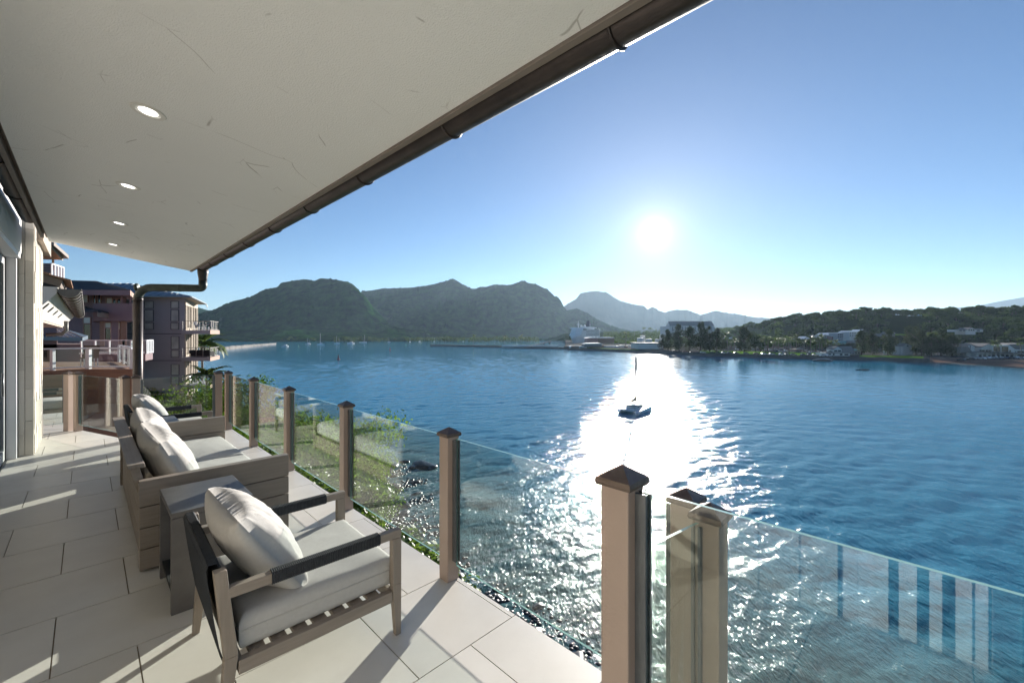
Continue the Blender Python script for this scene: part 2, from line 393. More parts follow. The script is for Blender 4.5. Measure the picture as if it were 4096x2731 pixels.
# ------------------------------------------------------------------ eave: soffit, fascia, roof, gutters
SO = lambda v: EYE + 1.317 - .156 * v
UE = 9.35; U0 = -4.5
def soffit_slab(v0, v1, u0, u1, th, mats, name, z=None):
    za, zb = SO(v0), SO(v1)
    m = MB(); m.hexa([(v0, u0, za), (v1, u0, zb), (v1, u1, zb), (v0, u1, za)], [(v0, u0, za + th), (v1, u0, zb + th), (v1, u1, zb + th), (v0, u1, za + th)])
    return m
soff = soffit_slab(-.40, 1.285, U0, UE, .05, None, None).build('ceiling', ['soffit'] if 'soffit' in MAT else ['stucco'], rz=DECK_RZ)
tag(soff, 'off-white plastered soffit of the terrace roof with dark scratches', kind='structure')
roof = MB(); za, zb = SO(-.40), SO(1.285)
roof.hexa([(-.43, U0, za + .052), (1.285, U0, zb + .052), (1.285, UE - .02, zb + .052), (-.43, UE - .02, za + .052)], [(-.43, U0, za + .2), (1.285, U0, zb + .2), (1.285, UE - .02, zb + .2), (-.43, UE - .02, za + .2)])
roof_o = roof.build('roof', ['fascia'], rz=DECK_RZ); tag(roof_o, 'roof slab over the terrace', kind='structure')
fs = MB(); fs.box(1.288, 1.325, U0, UE + .02, SO(1.3) - .012, SO(1.3) + .21); fs.build('fascia_board', ['fascia'], roof_o, bevel=.003)
fs = MB(); fs.box(-.470, -.435, U0, UE - .3, SO(-.4) - .004, SO(-.4) + .25); fs.build('fascia_board', ['fascia'], roof_o, bevel=.003)
def half_round(u0, u1, v, z, r, n=14):
    m = MB(); pr = []
    for i in range(n + 1):
        t = math.pi * i / n; pr.append((v - r * math.cos(t), z - r * math.sin(t)))
    for i in range(n, -1, -1):
        t = math.pi * i / n; pr.append((v - (r - .006) * math.cos(t), z - (r - .006) * math.sin(t)))
    k = len(pr)
    m.add([(a, u0, b) for a, b in pr] + [(a, u1, b) for a, b in pr], [(i, (i + 1) % k, (i + 1) % k + k, i + k) for i in range(k)])
    for uu in (u0, u1):
        m.add([(v - r * math.cos(math.pi * i / n), uu, z - r * math.sin(math.pi * i / n)) for i in range(n + 1)], [tuple(range(n + 1))])
    return m
gut = empty('rain_gutter', (0, 0, 0), DECK_RZ, 'dark half-round metal gutter along the outer edge of the terrace roof', 'gutter')
GV, GZ, GR = 1.397, EYE + 1.137, .068
half_round(U0, UE - .35, GV, GZ, GR).build('gutter_channel', ['gutter_metal'], gut, smooth=True)
rim = MB(); rim.tube([(GV + GR, U0, GZ + .004), (GV + GR, UE - .35, GZ + .004)], .006, 8); rim.build('gutter_bead', ['gutter_metal'], gut, smooth=True)
u = -1.2
while u < UE - .4:
    b = MB(); pts = [(GV - (GR + .004) * math.cos(math.pi * i / 14), u, GZ - (GR + .004) * math.sin(math.pi * i / 14)) for i in range(15)]
    b.tube(pts, .0065, 6); b.build('gutter_strap', ['patina' if 3.4 < u < 4.6 else 'gutter_metal'], gut, smooth=True); u += 1.02
gi = empty('rain_gutter', (0, 0, 0), DECK_RZ, 'dark round gutter along the inner edge of the soffit over the doors', 'gutter')
half_round(U0, 8.55, -.545, EYE + 1.56, .085).build('gutter_channel', ['gutter_metal'], gi, smooth=True)
for u in (1.5, 2.9, 4.3, 5.7, 7.1):
    b = MB(); b.tube([(-.545 - .09 * math.cos(math.pi * i / 14), u, EYE + 1.56 - .09 * math.sin(math.pi * i / 14)) for i in range(15)], .008, 6); b.build('gutter_strap', ['gutter_metal'], gi, smooth=True)
# downpipe
dp = empty('downpipe', (0, 0, 0), 0, 'dark round downpipe crossing under the roof corner and dropping beside the end railing', 'downpipe')
gx = D(UE - .50, GV + .0)
fn = MB(); top = Vector((gx.x, gx.y, GZ - .05))
fn.lathe([(.080, .02), (.078, -.05), (.064, -.14), (.060, -.20)], 14, c=top); fn.build('outlet_funnel', ['gutter_metal'], dp, smooth=True)
low = D(9.43, .60); pz = EYE + .78
pt = [top + Vector((0, 0, -.18)), top + Vector((0, 0, -.26))]
c1 = Vector((gx.x, gx.y, pz)); dirh = Vector((low.x - gx.x, low.y - gx.y, 0)).normalized()
z_t = pt[-1].z
for i in range(1, 7):
    t = i / 6 * math.pi / 2; rr = z_t - pz
    pt.append(Vector((gx.x, gx.y, 0)) + dirh * rr * (1 - math.cos(t)) + Vector((0, 0, pz + rr - rr * math.sin(t))))
rr = .20
for i in range(0, 7):
    t = i / 6 * math.pi / 2
    pt.append(Vector((low.x, low.y, pz)) - dirh * rr * (1 - math.sin(t)) + Vector((0, 0, -rr * (1 - math.cos(t)))))
m = MB(); m.tube(pt, .062, 14); m.build('upper_pipe', ['patina'], dp, smooth=True)
m = MB(); m.tube([(low.x, low.y, pz - rr + .01), (low.x, low.y, -.4)], .066, 16); m.build('lower_pipe', ['gutter_metal'], dp, smooth=True)
for z in (pz - rr, .95):
    m = MB(); m.tube([(low.x, low.y, z - .02), (low.x, low.y, z + .02)], .071, 16); m.build('pipe_collar', ['gutter_metal'], dp, smooth=True)
for k in (.25, .9):
    q = c1 + dirh * (k + .1); m = MB(); m.tube([q - dirh * .01, q + dirh * .01], .066, 14); m.build('pipe_collar', ['patina'], dp, smooth=True)
# recessed lights
names = ['nearest', 'second nearest', 'third nearest', 'farthest']
for i, (px, py) in enumerate(((593, 446), (512.8, 744), (476, 892.5), (451.6, 977.4))):
    dx, dz = (px - CX) / F, (HY - py) / F
    dv = (dx + 1) * S2; du = (1 - dx) * S2
    t = 1.317 / (dz + .156 * dv)
    e = empty('recessed_light', D(du * t, dv * t, SO(dv * t) - .001), DECK_RZ, names[i] + ' round recessed light in the soffit', 'light', 'recessed lights in the soffit')
    e.rotation_euler = (0, math.atan(.156), DECK_RZ); e.scale = (.8, .8, .8)
    m = MB(); n = 28
    for (r0, z0, r1, z1) in ((.105, 0, .10, -.006), (.10, -.006, .072, -.006), (.072, -.006, .062, .035)):
        m.add([(r0 * math.cos(2 * math.pi * j / n), r0 * math.sin(2 * math.pi * j / n), z0) for j in range(n)] + [(r1 * math.cos(2 * math.pi * j / n), r1 * math.sin(2 * math.pi * j / n), z1) for j in range(n)],
              [(j, (j + 1) % n, (j + 1) % n + n, j + n) for j in range(n)])
    m.build('trim_ring', ['lamp_trim'], e, smooth=False)
    m = MB(); m.add([(.066 * math.cos(2 * math.pi * j / n), .066 * math.sin(2 * math.pi * j / n), -.0045) for j in range(n)], [tuple(range(n))]); m.v = [(x * .82, y * .82, -.0035) for x, y, z in m.v]; m.build('lens', ['lamp_lens'], e)

# ------------------------------------------------------------------ own house wall
hw = empty('house_wall', (0, 0, 0), DECK_RZ); tag(hw, 'house wall with sliding door opening along the terrace', kind='structure')
m = MB(); m.box(-.66, -.80, -3.5, 9.27, EYE + 1.14, EYE + 1.62)
m.build('door_header', ['plaster_white'], hw, bevel=.004)
m = MB(); m.box(-1.0, -.70, -3.5, 10.9, EYE + 1.625, EYE + 2.6); m.build('upper_wall', ['plaster_white'], hw)
m = MB(); m.box(-.668, -.86, -3.5, 9.27, EYE + 1.07, EYE + 1.138); m.build('door_header', ['white_metal'], hw)
# jamb and stacked door panels by the pillar
sd = empty('sliding_door', (0, 0, 0), DECK_RZ, 'stacked grey sliding glass door panels with dark tracks at the left edge', 'door')
m = MB(); m.box(-.80, -.70, 9.14, 9.285, 0, EYE + 1.07); m.build('jamb', ['white_metal'], sd, bevel=.006)
m = MB(); m.box(-.90, -.805, 9.10, 9.28, 0, EYE + 1.07); m.build('jamb', ['dark_frame'], sd)
m = MB(); m.box(-1.02, -.91, 9.0, 9.27, 0, EYE + 1.07); m.build('jamb', ['door_panel'], sd, bevel=.004)
for k in range(2):
    vv = -.80 - .06 * k
    f = MB(); f.box(vv - .05, vv, 8.45 - .2 * k, 8.52 - .2 * k, .02, EYE + 1.05); f.box(vv - .05, vv, 8.98, 9.05, .02, EYE + 1.05)
    f.box(vv - .05, vv, 8.52 - .2 * k, 8.98, .02, .16); f.box(vv - .05, vv, 8.52 - .2 * k, 8.98, EYE + .95, EYE + 1.05)
    fo = f.build('door_leaf', ['door_panel'], sd, bevel=.004)
    g = MB(); g.box(vv - .03, vv - .02, 8.53 - .2 * k, 8.97, .17, EYE + .94); g.build('pane', ['window_glass'], fo)
m = MB(); m.tube([(-.765, 8.47, .95), (-.765, 8.47, 1.25)], .012, 8); m.build('handle', ['channel'], sd, smooth=True)
m = MB()
for vv in (-.79, -.85, -.91): m.box(vv - .012, vv + .012, 1.95, 9.1, -.010, .012)
m.build('floor_track', ['dark_frame'], sd)
# stone clad pillar
pil = empty('stone_pillar', (0, 0, 0), DECK_RZ, 'pillar clad in cream stone tiles beside the sliding door', 'pillar')
m = MB(); m.box(-1.6, -.565, 9.29, 10.92, 0, EYE + 2.2); m.build('core', ['mortar'], pil)
rnd = random.Random(3)
for (a0, a1) in ((-.695, -.632), (-.629, -.545)):
    z = 0.0; first = rnd.uniform(.25, .5)
    while z < EYE + 1.95:
        h = first if z == 0 else .46; z1 = min(z + h, EYE + 1.98)
        m = MB(); m.box(a0 + .001, a1 - .001, 9.262 + rnd.uniform(-.003, .003), 9.289, z + .0015, z1 - .0015); m.build('stone_tile', ['stone_tile'], pil, bevel=.002, seg=1); z = z1
uu = 9.30
while uu < 10.90:
    w_ = rnd.choice((.055, .085)); z = 0.0; first = rnd.uniform(.15, .46)
    while z < EYE + 1.95:
        h = first if z == 0 else .46; z1 = min(z + h, EYE + 1.98)
        m = MB(); m.box(-.564, -.545 + rnd.uniform(-.004, .012), uu + .001, uu + w_ - .001, z + .0015, z1 - .0015); m.build('stone_tile', ['stone_tile'], pil, bevel=.002, seg=1); z = z1
    uu += w_
# stone pier and doors behind the photographer (seen mirrored in the near glass)
pr = empty('stone_pier', (0, 0, 0), DECK_RZ, 'stone clad pier of the house behind the viewpoint', 'pillar')
m = MB(); m.box(-1.0, -.775, .42, 1.94, 0, EYE + 1.62); m.build('core', ['mortar'], pr)
uu = .43
while uu < 1.9:
    w_ = rnd.choice((.16, .2, .24)); w_ = min(w_, 1.93 - uu); z = 0; first = rnd.uniform(.2, .9)
    while z < EYE + 1.0:
        h = first if z == 0 else .92; z1 = min(z + h, EYE + 1.06)
        m = MB(); m.box(-.774, -.752, uu + .004, uu + w_ - .004, z + .003, z1 - .003); m.build('stone_tile', ['stone_tile'], pr); z = z1
    uu += w_
d2 = empty('sliding_door', (0, 0, 0), DECK_RZ, 'white framed glass doors of the house behind the viewpoint', 'door')
m = MB()
for u in (.38, .30, -.15, -.75, -1.6, -2.5, -3.4): m.box(-.84, -.79, u - .04, u + .04, 0, EYE + 1.06)
m.build('door_frame', ['white_metal'], d2, bevel=.004)
for (u0, u1, z1) in ((.20, .27, 2.75), (.08, .155, 2.7), (-.02, .03, 2.7), (-.13, -.07, 2.7), (-.30, -.20, 2.7), (-.50, -.42, 2.7)):
    m = MB(); m.box(-.785, -.765, u0, u1, .02, z1); m.build('blind_slat', ['plaster_white'], d2)
m = MB(); m.box(-.82, -.81, -3.36, .26, .05, EYE + 1.05); m.build('pane', ['window_glass'], d2)
rm = empty('room', (0, 0, 0), DECK_RZ); tag(rm, 'room behind the open sliding doors', kind='structure')
m = MB(); m.box(-6.2, -.81, -3.5, 9.2, -.3, -.014); m.build('room_floor', ['tile'], rm)
m = MB(); m.box(-6.4, -6.2, -3.5, 9.2, -.3, 3.6); m.box(-6.2, -1.02, -3.7, -3.5, -.3, 3.6); m.box(-6.2, -1.62, 9.2, 9.35, -.3, 3.6); m.build('room_wall', ['room_wall'], rm)
m = MB(); m.box(-6.4, -1.01, -3.7, 9.35, 3.6, 3.8); m.build('room_ceiling', ['room_wall'], rm)
# eave of the house beyond the pillar
ev = MB(); ev.hexa([(-1.7, 9.62, EYE + 1.62), (-.47, 9.62, EYE + 1.42), (-.47, 11.6, EYE + 1.42), (-1.7, 11.6, EYE + 1.62)], [(-1.7, 9.62, EYE + 2.0), (-.47, 9.62, EYE + 1.85), (-.47, 11.6, EYE + 1.85), (-1.7, 11.6, EYE + 2.0)])
tag(ev.build('house_eave', ['fascia_tan'], rz=DECK_RZ), 'tan eave of the house behind the stone pillar', kind='structure')

# ================================================================== FURNITURE
def cushion(wx, wy, th, nx=22, ny=22, p=2.6, sag=0.0, wr=.004, seed=0, pinch=.0, edge=.25, wrx=18, wry=26, wdir=0):
    # pillow-like closed mesh centred at origin; th = full thickness
    rs = np.linspace(-1, 1, nx); cs = np.linspace(-1, 1, ny)
    a = np.sign(rs) * np.abs(rs) ** .85; b = np.sign(cs) * np.abs(cs) ** .85
    X, Y = np.meshgrid(a, b, indexing='ij')
    prof = np.clip((1 - np.abs(X) ** p) * (1 - np.abs(Y) ** p), 0, 1) ** .5
    prof = edge * (1 - (np.maximum(abs(X), abs(Y)) ** 24)) ** .5 * (1 - edge * 0) * (prof > -1) + (1 - edge) * prof
    k = 1 - pinch * (np.abs(X) ** 2 * (1 - Y ** 2) * 0)
    px = X * wx / 2 * (1 - pinch * (1 - np.abs(Y) ** 2) * np.abs(X) ** 3)
    py = Y * wy / 2 * (1 - pinch * (1 - np.abs(X) ** 2) * np.abs(Y) ** 3)
    nz = wr * (fbm(X * wrx / 6 + seed, Y * wry / 6 + seed * 2, 3, ridge=True) - .5) * 2
    nz = nz * (.55 + 1.5 * np.abs(X) ** 2.5) + wr * .5 * (fbm(X * 9 + seed, Y * 9 - seed, 3) - .5)
    vs = []; fs = []
    for s in (1, -1):
        z = s * prof * th / 2 + (nz if s > 0 else -nz * .6) * (prof ** .5) - sag * (1 - X ** 2) * (1 - Y ** 2)
        vs.append(np.stack([px, py, z], -1).reshape(-1, 3))
    n = nx * ny
    V = [tuple(p) for p in np.concatenate(vs)]
    idx = lambda s, i, j: s * n + i * ny + j
    for i in range(nx - 1):
        for j in range(ny - 1):
            fs.append((idx(0, i, j), idx(0, i + 1, j), idx(0, i + 1, j + 1), idx(0, i, j + 1)))
            fs.append((idx(1, i, j), idx(1, i, j + 1), idx(1, i + 1, j + 1), idx(1, i + 1, j)))
    def side(l):
        for q in range(len(l) - 1):
            (i, j), (i2, j2) = l[q], l[q + 1]; fs.append((idx(1, i2, j2), idx(1, i, j), idx(0, i, j), idx(0, i2, j2)))
    side([(i, 0) for i in range(nx)][::-1]); side([(i, ny - 1) for i in range(nx)]); side([(0, j) for j in range(ny)]); side([(nx - 1, j) for j in range(ny)][::-1])
    m = MB(); m.v = V; m.f = fs; m.m = [0] * len(fs); return m
def seat_cushion(wx, wy, th, crown=.02, seed=0, r=.045, waves=.004):
    # boxy cushion with rounded edges, a crowned top, and slightly puckered side walls
    n = 34; pr = []
    hx, hy = wx / 2, wy / 2
    q = r * (1 - np.cos(np.linspace(0, math.pi / 2, 8)))
    def axis(h): o = 1 - q / h; return np.concatenate([-o, np.linspace(-o[-1], o[-1], n - 14)[1:-1], o[::-1]])
    ax, ay = axis(hx), axis(hy); n = len(ax)
    X, Y = np.meshgrid(ax, ay, indexing='ij')
    dx = hx - abs(X) * hx; dy = hy - abs(Y) * hy; d = np.minimum(dx, dy)
    edge = np.where(d < r, r - np.sqrt(np.maximum(r * r - (r - d) ** 2, 0)), 0)
    cr = crown * (1 - X ** 2) * (1 - Y ** 2)
    nz = waves * (fbm(X * 5 + seed, Y * 5 + seed, 3) - .5) * 2
    top = th / 2 - edge + cr + nz; bot = -th / 2 + edge
    bx = X * hx; by = Y * hy
    V = [tuple(p) for p in np.stack([bx, by, top], -1).reshape(-1, 3)] + [tuple(p) for p in np.stack([bx, by, bot], -1).reshape(-1, 3)]
    k = n * n; f = []
    for i in range(n - 1):
        for j in range(n - 1):
            a, b, c, d_ = i * n + j, (i + 1) * n + j, (i + 1) * n + j + 1, i * n + j + 1
            f.append((a, b, c, d_)); f.append((a + k, d_ + k, c + k, b + k))
    def side(l):
        for a, b in zip(l[:-1], l[1:]): f.append((b + k, a + k, a, b))
    side([i * n for i in range(n)][::-1]); side([i * n + n - 1 for i in range(n)]); side(list(range(n))); side([(n - 1) * n + j for j in range(n)][::-1])
    m = MB(); m.v = V; m.f = f; m.m = [0] * len(f); return m
def piping(wx, wy, z, r=.05, t=.0045):
    pts = []
    for cx, cy, a0 in ((wx / 2 - r, wy / 2 - r, 0), (-wx / 2 + r, wy / 2 - r, 90), (-wx / 2 + r, -wy / 2 + r, 180), (wx / 2 - r, -wy / 2 + r, 270)):
        for i in range(5): a = R(a0 + 22.5 * i); pts.append((cx + r * math.cos(a), cy + r * math.sin(a), z))
    pts.append(pts[0]); m = MB(); m.tube(pts, t, 6, cap=False); return m
def rope_bar(x0, x1, y, z, w, h, axis='x', pitch=.0088):
    m = MB(); n = int((x1 - x0) / pitch); V = []; F_ = []
    for i in range(n):
        for k, g in ((.06, 0), (.5, .0032), (.94, 0)):
            c = x0 + (i + k) * (x1 - x0) / n
            hw_, hh = w / 2 + g, h / 2 + g
            for a, b in ((-1, -.7), (-.7, -1), (.7, -1), (1, -.7), (1, .7), (.7, 1), (-.7, 1), (-1, .7)):
                V.append((c + .0015 * a, y + a * hw_, z + b * hh))
    R_ = n * 3
    for i in range(R_ - 1):
        for j in range(8): F_.append((i * 8 + j, (i + 1) * 8 + j, (i + 1) * 8 + (j + 1) % 8, i * 8 + (j + 1) % 8))
    F_.append(tuple(range(8))); F_.append(tuple((R_ - 1) * 8 + j for j in range(8))[::-1])
    m.v = V; m.f = F_; m.m = [0] * len(F_); return m
def armchair(label, u, v, rz, group='armchairs with rope wrapped arms'):
    # origin at the centre of the footprint; local x forward (v), y along u
    t = empty('armchair', D(u, v), DECK_RZ + rz, label, 'armchair', group)
    W, Dp = .86, .90; hw_ = W / 2; xf, xb = Dp / 2, -Dp / 2
    for s in (-1, 1):
        y = s * (hw_ - .0225)
        m = MB(); m.hexa([(xf - .034, y - .018, 0), (xf, y - .018, 0), (xf, y + .018, 0), (xf - .034, y + .018, 0)], [(xf - .055, y - .0225, .30), (xf, y - .0225, .30), (xf, y + .0225, .30), (xf - .055, y + .0225, .30)])
        m.box(xf - .055, xf, y - .0225, y + .0225, .30, .566); o = m.build('leg', ['teak_v'], t, bevel=.004)
        m = MB(); m.box(xf - .032, xf - .004, y - .015, y + .015, -.0, .006); 
        m = MB(); m.hexa([(xb + .01, y - .018, 0), (xb + .045, y - .018, 0), (xb + .045, y + .018, 0), (xb + .01, y + .018, 0)], [(xb + .03, y - .0225, .30), (xb + .085, y - .0225, .30), (xb + .085, y + .0225, .30), (xb + .03, y + .0225, .30)])
        m.hexa([(xb + .03, y - .0225, .30), (xb + .085, y - .0225, .30), (xb + .085, y + .0225, .30), (xb + .03, y + .0225, .30)], [(xb - .01, y - .0225, .70), (xb + .04, y - .0225, .70), (xb + .04, y + .0225, .70), (xb - .01, y + .0225, .70)])
        m.build('leg', ['teak_v'], t, bevel=.004)
        m = MB(); m.box(xb + .045, xf + .0005, y - .0228, y + .0228, .567, .614); m.build('arm', ['teak'], t, bevel=.004)
        rope_bar(xb + .22, xf - .13, y, .5905, .053, .056).build('rope_wrap', ['rope'], t)
        m = MB(); m.box(xb + .086, xf - .056, y - .02, y + .02, .205, .268); m.build('side_rail', ['teak'], t, bevel=.003)
    for i in range(7):
        x = xb + .17 + i * (Dp - .32) / 6
        m = MB(); m.box(x - .034, x + .034, -hw_ + .046, hw_ - .046, .245, .264); m.build('seat_slat', ['teak_u'], t, bevel=.002, seg=1)
    for x in (xf - .05, xb + .09):
        m = MB(); m.box(x - .014, x + .014, -hw_ + .046, hw_ - .046, .205, .266); m.build('cross_rail', ['teak_u'], t, bevel=.002)
    # woven back: vertical cords lapped over a leaning frame
    m = MB(); n = 64; y0, y1 = -hw_ + .047, hw_ - .047
    for i in range(n):
        a = y0 + (y1 - y0) * i / n; b = y0 + (y1 - y0) * (i + .94) / n
        pts = [(.055, .20), (.025, .30), (.002, .45), (-.018, .60), (-.030, .70), (-.022, .722), (.012, .722), (.022, .70), (.030, .60), (.050, .45), (.073, .30), (.090, .22)]
        for e in range(len(pts) - 1):
            (p, z), (p2, z2) = pts[e], pts[e + 1]; mid = (a + b) / 2
            d = Vector((p2 - p, 0, z2 - z)).normalized(); nn = Vector((-d.z, 0, d.x)) * .004
            m.add([(xb + p, a, z), (xb + p2, a, z2), (xb + p + nn.x, mid, z + nn.z), (xb + p2 + nn.x, mid, z2 + nn.z), (xb + p, b, z), (xb + p2, b, z2)], [(0, 1, 3, 2), (2, 3, 5, 4)])
    m.build('woven_back', ['rope'], t, smooth=True)
    sc0 = seat_cushion(.80, .755, .165, .026, seed=u).build('seat_cushion', ['linen'], t, smooth=True, loc=(.045, 0, .352))
    piping(.801, .756, .018, .02).build('piping', ['linen'], sc0, smooth=True)
    pl = cushion(.58, .68, .28, 40, 60, 2.2, wr=.011, seed=u * 3 + 1, pinch=.07, edge=.12, wrx=10, wry=60).build('back_pillow', ['linen'], t, smooth=True)
    pl.location = (-.215, -.02, .645); pl.rotation_euler = (0, R(56), R(3)); pl.scale = (.93, .93, .98)
    return t
armchair('nearest armchair with black rope wrapped arms and pale linen cushions', 2.655, .862, R(-1.5))
armchair('farther armchair beyond the sofa by the far railing', 8.0, .86, R(0.5))
armchair('armchair on the adjoining terrace seen through the side glass', 12.64, -.74, 0)

def side_table(label, u, v):
    t = empty('side_table', D(u, v), DECK_RZ, label, 'side table', 'grey side tables')
    a, b = .225, .30; H = .634; k = .035
    m = MB(); m.box(-a, a, -b, b, H - k, H); m.build('table_top', ['table_top'], t, bevel=.004)
    for s in (-1, 1):
        m = MB(); m.box(-a, a, min(s * b, s * (b - k)), max(s * b, s * (b - k)), 0, H - k - .0005); m.build('side_panel', ['table_top'], t, bevel=.003)
    m = MB(); m.box(-a + .01, a - .01, -b + k + .001, b - k - .001, .10, .125); m.build('shelf', ['rubber'], t)
    return t
side_table('grey side table between the nearest armchair and the sofa', 3.66, .594)
side_table('grey side table between the sofa and the farther armchair', 7.10, .62)

# sofa
sf = empty('sofa', D(4.11, .27), DECK_RZ, 'grey slatted teak sofa with two linen seat cushions and soft back pillows', 'sofa')
LS = 2.56; DS = 1.01; HS = .684
for y0, y1 in ((0, .075), (LS - .075, LS)):
    z = .02
    for i, h in enumerate((.155, .155, .155, .193)):
        m = MB(); m.box(.0 + (.0 if i < 3 else -.004), DS, y0, y1, z, z + h - .006); m.build('arm_board', ['teak'], sf, bevel=.004); z += h
z = .02
for h in (.155, .155, .155):
    m = MB(); m.box(.02, .06, .078, LS - .078, z, z + h - .006); m.build('back_board', ['teak_u'], sf, bevel=.004); z += h
m = MB(); m.hexa([(.015, .0, .50), (.07, .0, .50), (.07, LS, .50), (.015, LS, .50)], [(-.055, .0, .765), (.005, .0, .765), (.005, LS, .765), (-.055, LS, .765)])
m.v = [(x, y, z) if .01 < y < LS - .01 else (x, .08 if y < 1 else LS - .08, z) for x, y, z in m.v]
m.build('back_board', ['teak_u'], sf, bevel=.004)
m = MB(); m.hexa([(-.062, .02, .768), (.035, .02, .768), (.035, LS - .02, .768), (-.062, LS - .02, .768)], [(-.068, .02, .800), (.030, .02, .800), (.030, LS - .02, .800), (-.068, LS - .02, .800)])
m.build('back_rail', ['teak_u'], sf, bevel=.004)
m = MB(); m.box(DS - .05, DS - .01, .078, LS - .078, .05, .235); m.build('front_board', ['teak_u'], sf, bevel=.004)
m = MB(); m.box(.065, DS - .055, .078, LS - .078, .20, .233); m.build('seat_deck', ['teak'], sf)
hy_ = (LS - .16) / 2
for i in range(2):
    seat_cushion(.86, hy_ - .004, .20, .055, seed=i * 5, r=.06, waves=.006).build('seat_cushion', ['linen'], sf, smooth=True, loc=(.55, .08 + hy_ * (i + .5), .336))
for i, (yy, tilt, sc_) in enumerate(((.70, 64, 1.0), (1.86, 66, .98))):
    pl = cushion(.56, 1.10, .30, 36, 80, 2.1, wr=.017, seed=11 + 7 * i, pinch=.05, edge=.15, wrx=10, wry=80).build('back_pillow', ['linen'], sf, smooth=True)
    pl.location = (.235, yy, .655); pl.rotation_euler = (0, R(tilt), R(2 - 3 * i)); pl.scale = (sc_,) * 3
# footstool on the adjoining terrace
fo = empty('footstool', D(12.02, -.80), DECK_RZ, 'small slatted footstool behind the stone pillar on the adjoining terrace', 'footstool')
for a in (-1, 1):
    for b in (-1, 1):
        m = MB(); m.box(a * .16 - .02, a * .16 + .02, b * .12 - .02, b * .12 + .02, 0, .44); m.build('leg', ['teak_v'], fo)
m = MB(); m.box(-.18, .18, -.14, .14, .445, .48); m.build('seat_frame', ['teak'], fo)
seat_cushion(.34, .26, .07, .01, r=.03).build('cushion', ['linen'], fo, smooth=True, loc=(0, 0, .52))
# ================================================================== WATER, LAND, MOUNTAINS
# ---- near shore under the terrace
SHORE = np.array([(60, -6), (30, 4), (14, 17), (4.8, 27.6), (-.8, 32.5), (-4.2, 36), (-7.4, 39.8), (-9.4, 47), (-13.5, 58), (-19, 68), (-32, 80), (-55, 95), (-95, 112), (-180, 125), (-400, 140)], float)
def shore_dist(X, Y):          # + inland, - at sea
    d = np.full(X.shape, 1e9); sg = np.zeros(X.shape)
    for a, b in zip(SHORE[:-1], SHORE[1:]):
        e = b - a; t = np.clip(((X - a[0]) * e[0] + (Y - a[1]) * e[1]) / (e @ e), 0, 1)
        qx = X - (a[0] + t * e[0]); qy = Y - (a[1] + t * e[1]); dd = np.hypot(qx, qy)
        s = np.sign(e[0] * qy - e[1] * qx)      # left of a->b
        m = dd < d; d = np.where(m, dd, d); sg = np.where(m, s, sg)
    return d * sg
def bluff_h(X, Y):
    d = shore_dist(X, Y); n = fbm(X * .12, Y * .12, 4) - .5
    h = np.where(d < 0, d * .16, 0) + 1.3 * sstep(d, -1, 7) + 7.6 * sstep(d, 6, 18) + 6.6 * sstep(d, 15, 32)
    return SEA - .55 + h + n * (1.6 * sstep(d, 3, 12) + .25)
# ---- far coast: waterline (photo px), from the pier tip to the beach
COAST = [sea(x, y) for x, y in ((2262, 1396), (2420, 1404), (2600, 1413.5), (2800, 1423.5), (2950, 1428), (3130, 1434), (3300, 1438.5), (3450, 1441.5), (3600, 1446), (3720, 1449.5), (3820, 1453), (3900, 1459), (3990, 1465), (4096, 1472))]
COAST += [Vector((c.x, c.y, SEA)) for c in (Vector((330, 225, 0)), Vector((420, 160, 0)), Vector((600, 110, 0)))]
cb = np.array([p.x / p.y for p in COAST]); cY = np.array([p.y for p in COAST])
def coastY(b): return np.interp(b, cb, cY)
def land_h(X, Y):
    b = X / np.maximum(Y, 1); s = Y - coastY(b)
    z = 2.6 + 0 * X
    z = np.where(b > .98, .3 + 2.6 * sstep(s, 4, 30), z)                   # beach at the right
    px = CX + b * F
    # wooded rise behind the shore flats
    top = np.interp(px, [2262, 2700, 2900, 3050, 3200, 3400, 3600, 3800, 4096, 4600], [20, 24, 28, 36, 43, 45, 44, 43, 46, 50])
    y0 = np.interp(px, [2262, 2700, 2900, 3100, 3300, 3500, 3700, 4096, 4600], [900, 860, 760, 560, 500, 430, 410, 345, 330])
    y1 = np.interp(px, [2262, 2700, 2900, 3100, 3300, 3500, 3700, 4096, 4600], [1500, 1500, 1150, 760, 680, 620, 600, 560, 540])
    z = z + top * sstep(Y, y0, y1) * (.93 + .14 * fbm(X * .01, Y * .01, 3))
    return SEA + z
def G1(x, y): return float(land_h(np.array([x]), np.array([y]))[0])
def gpx(px, Y, dz=0): X = (px - CX) / F * Y; return Vector((X, Y, G1(X, Y) + dz))

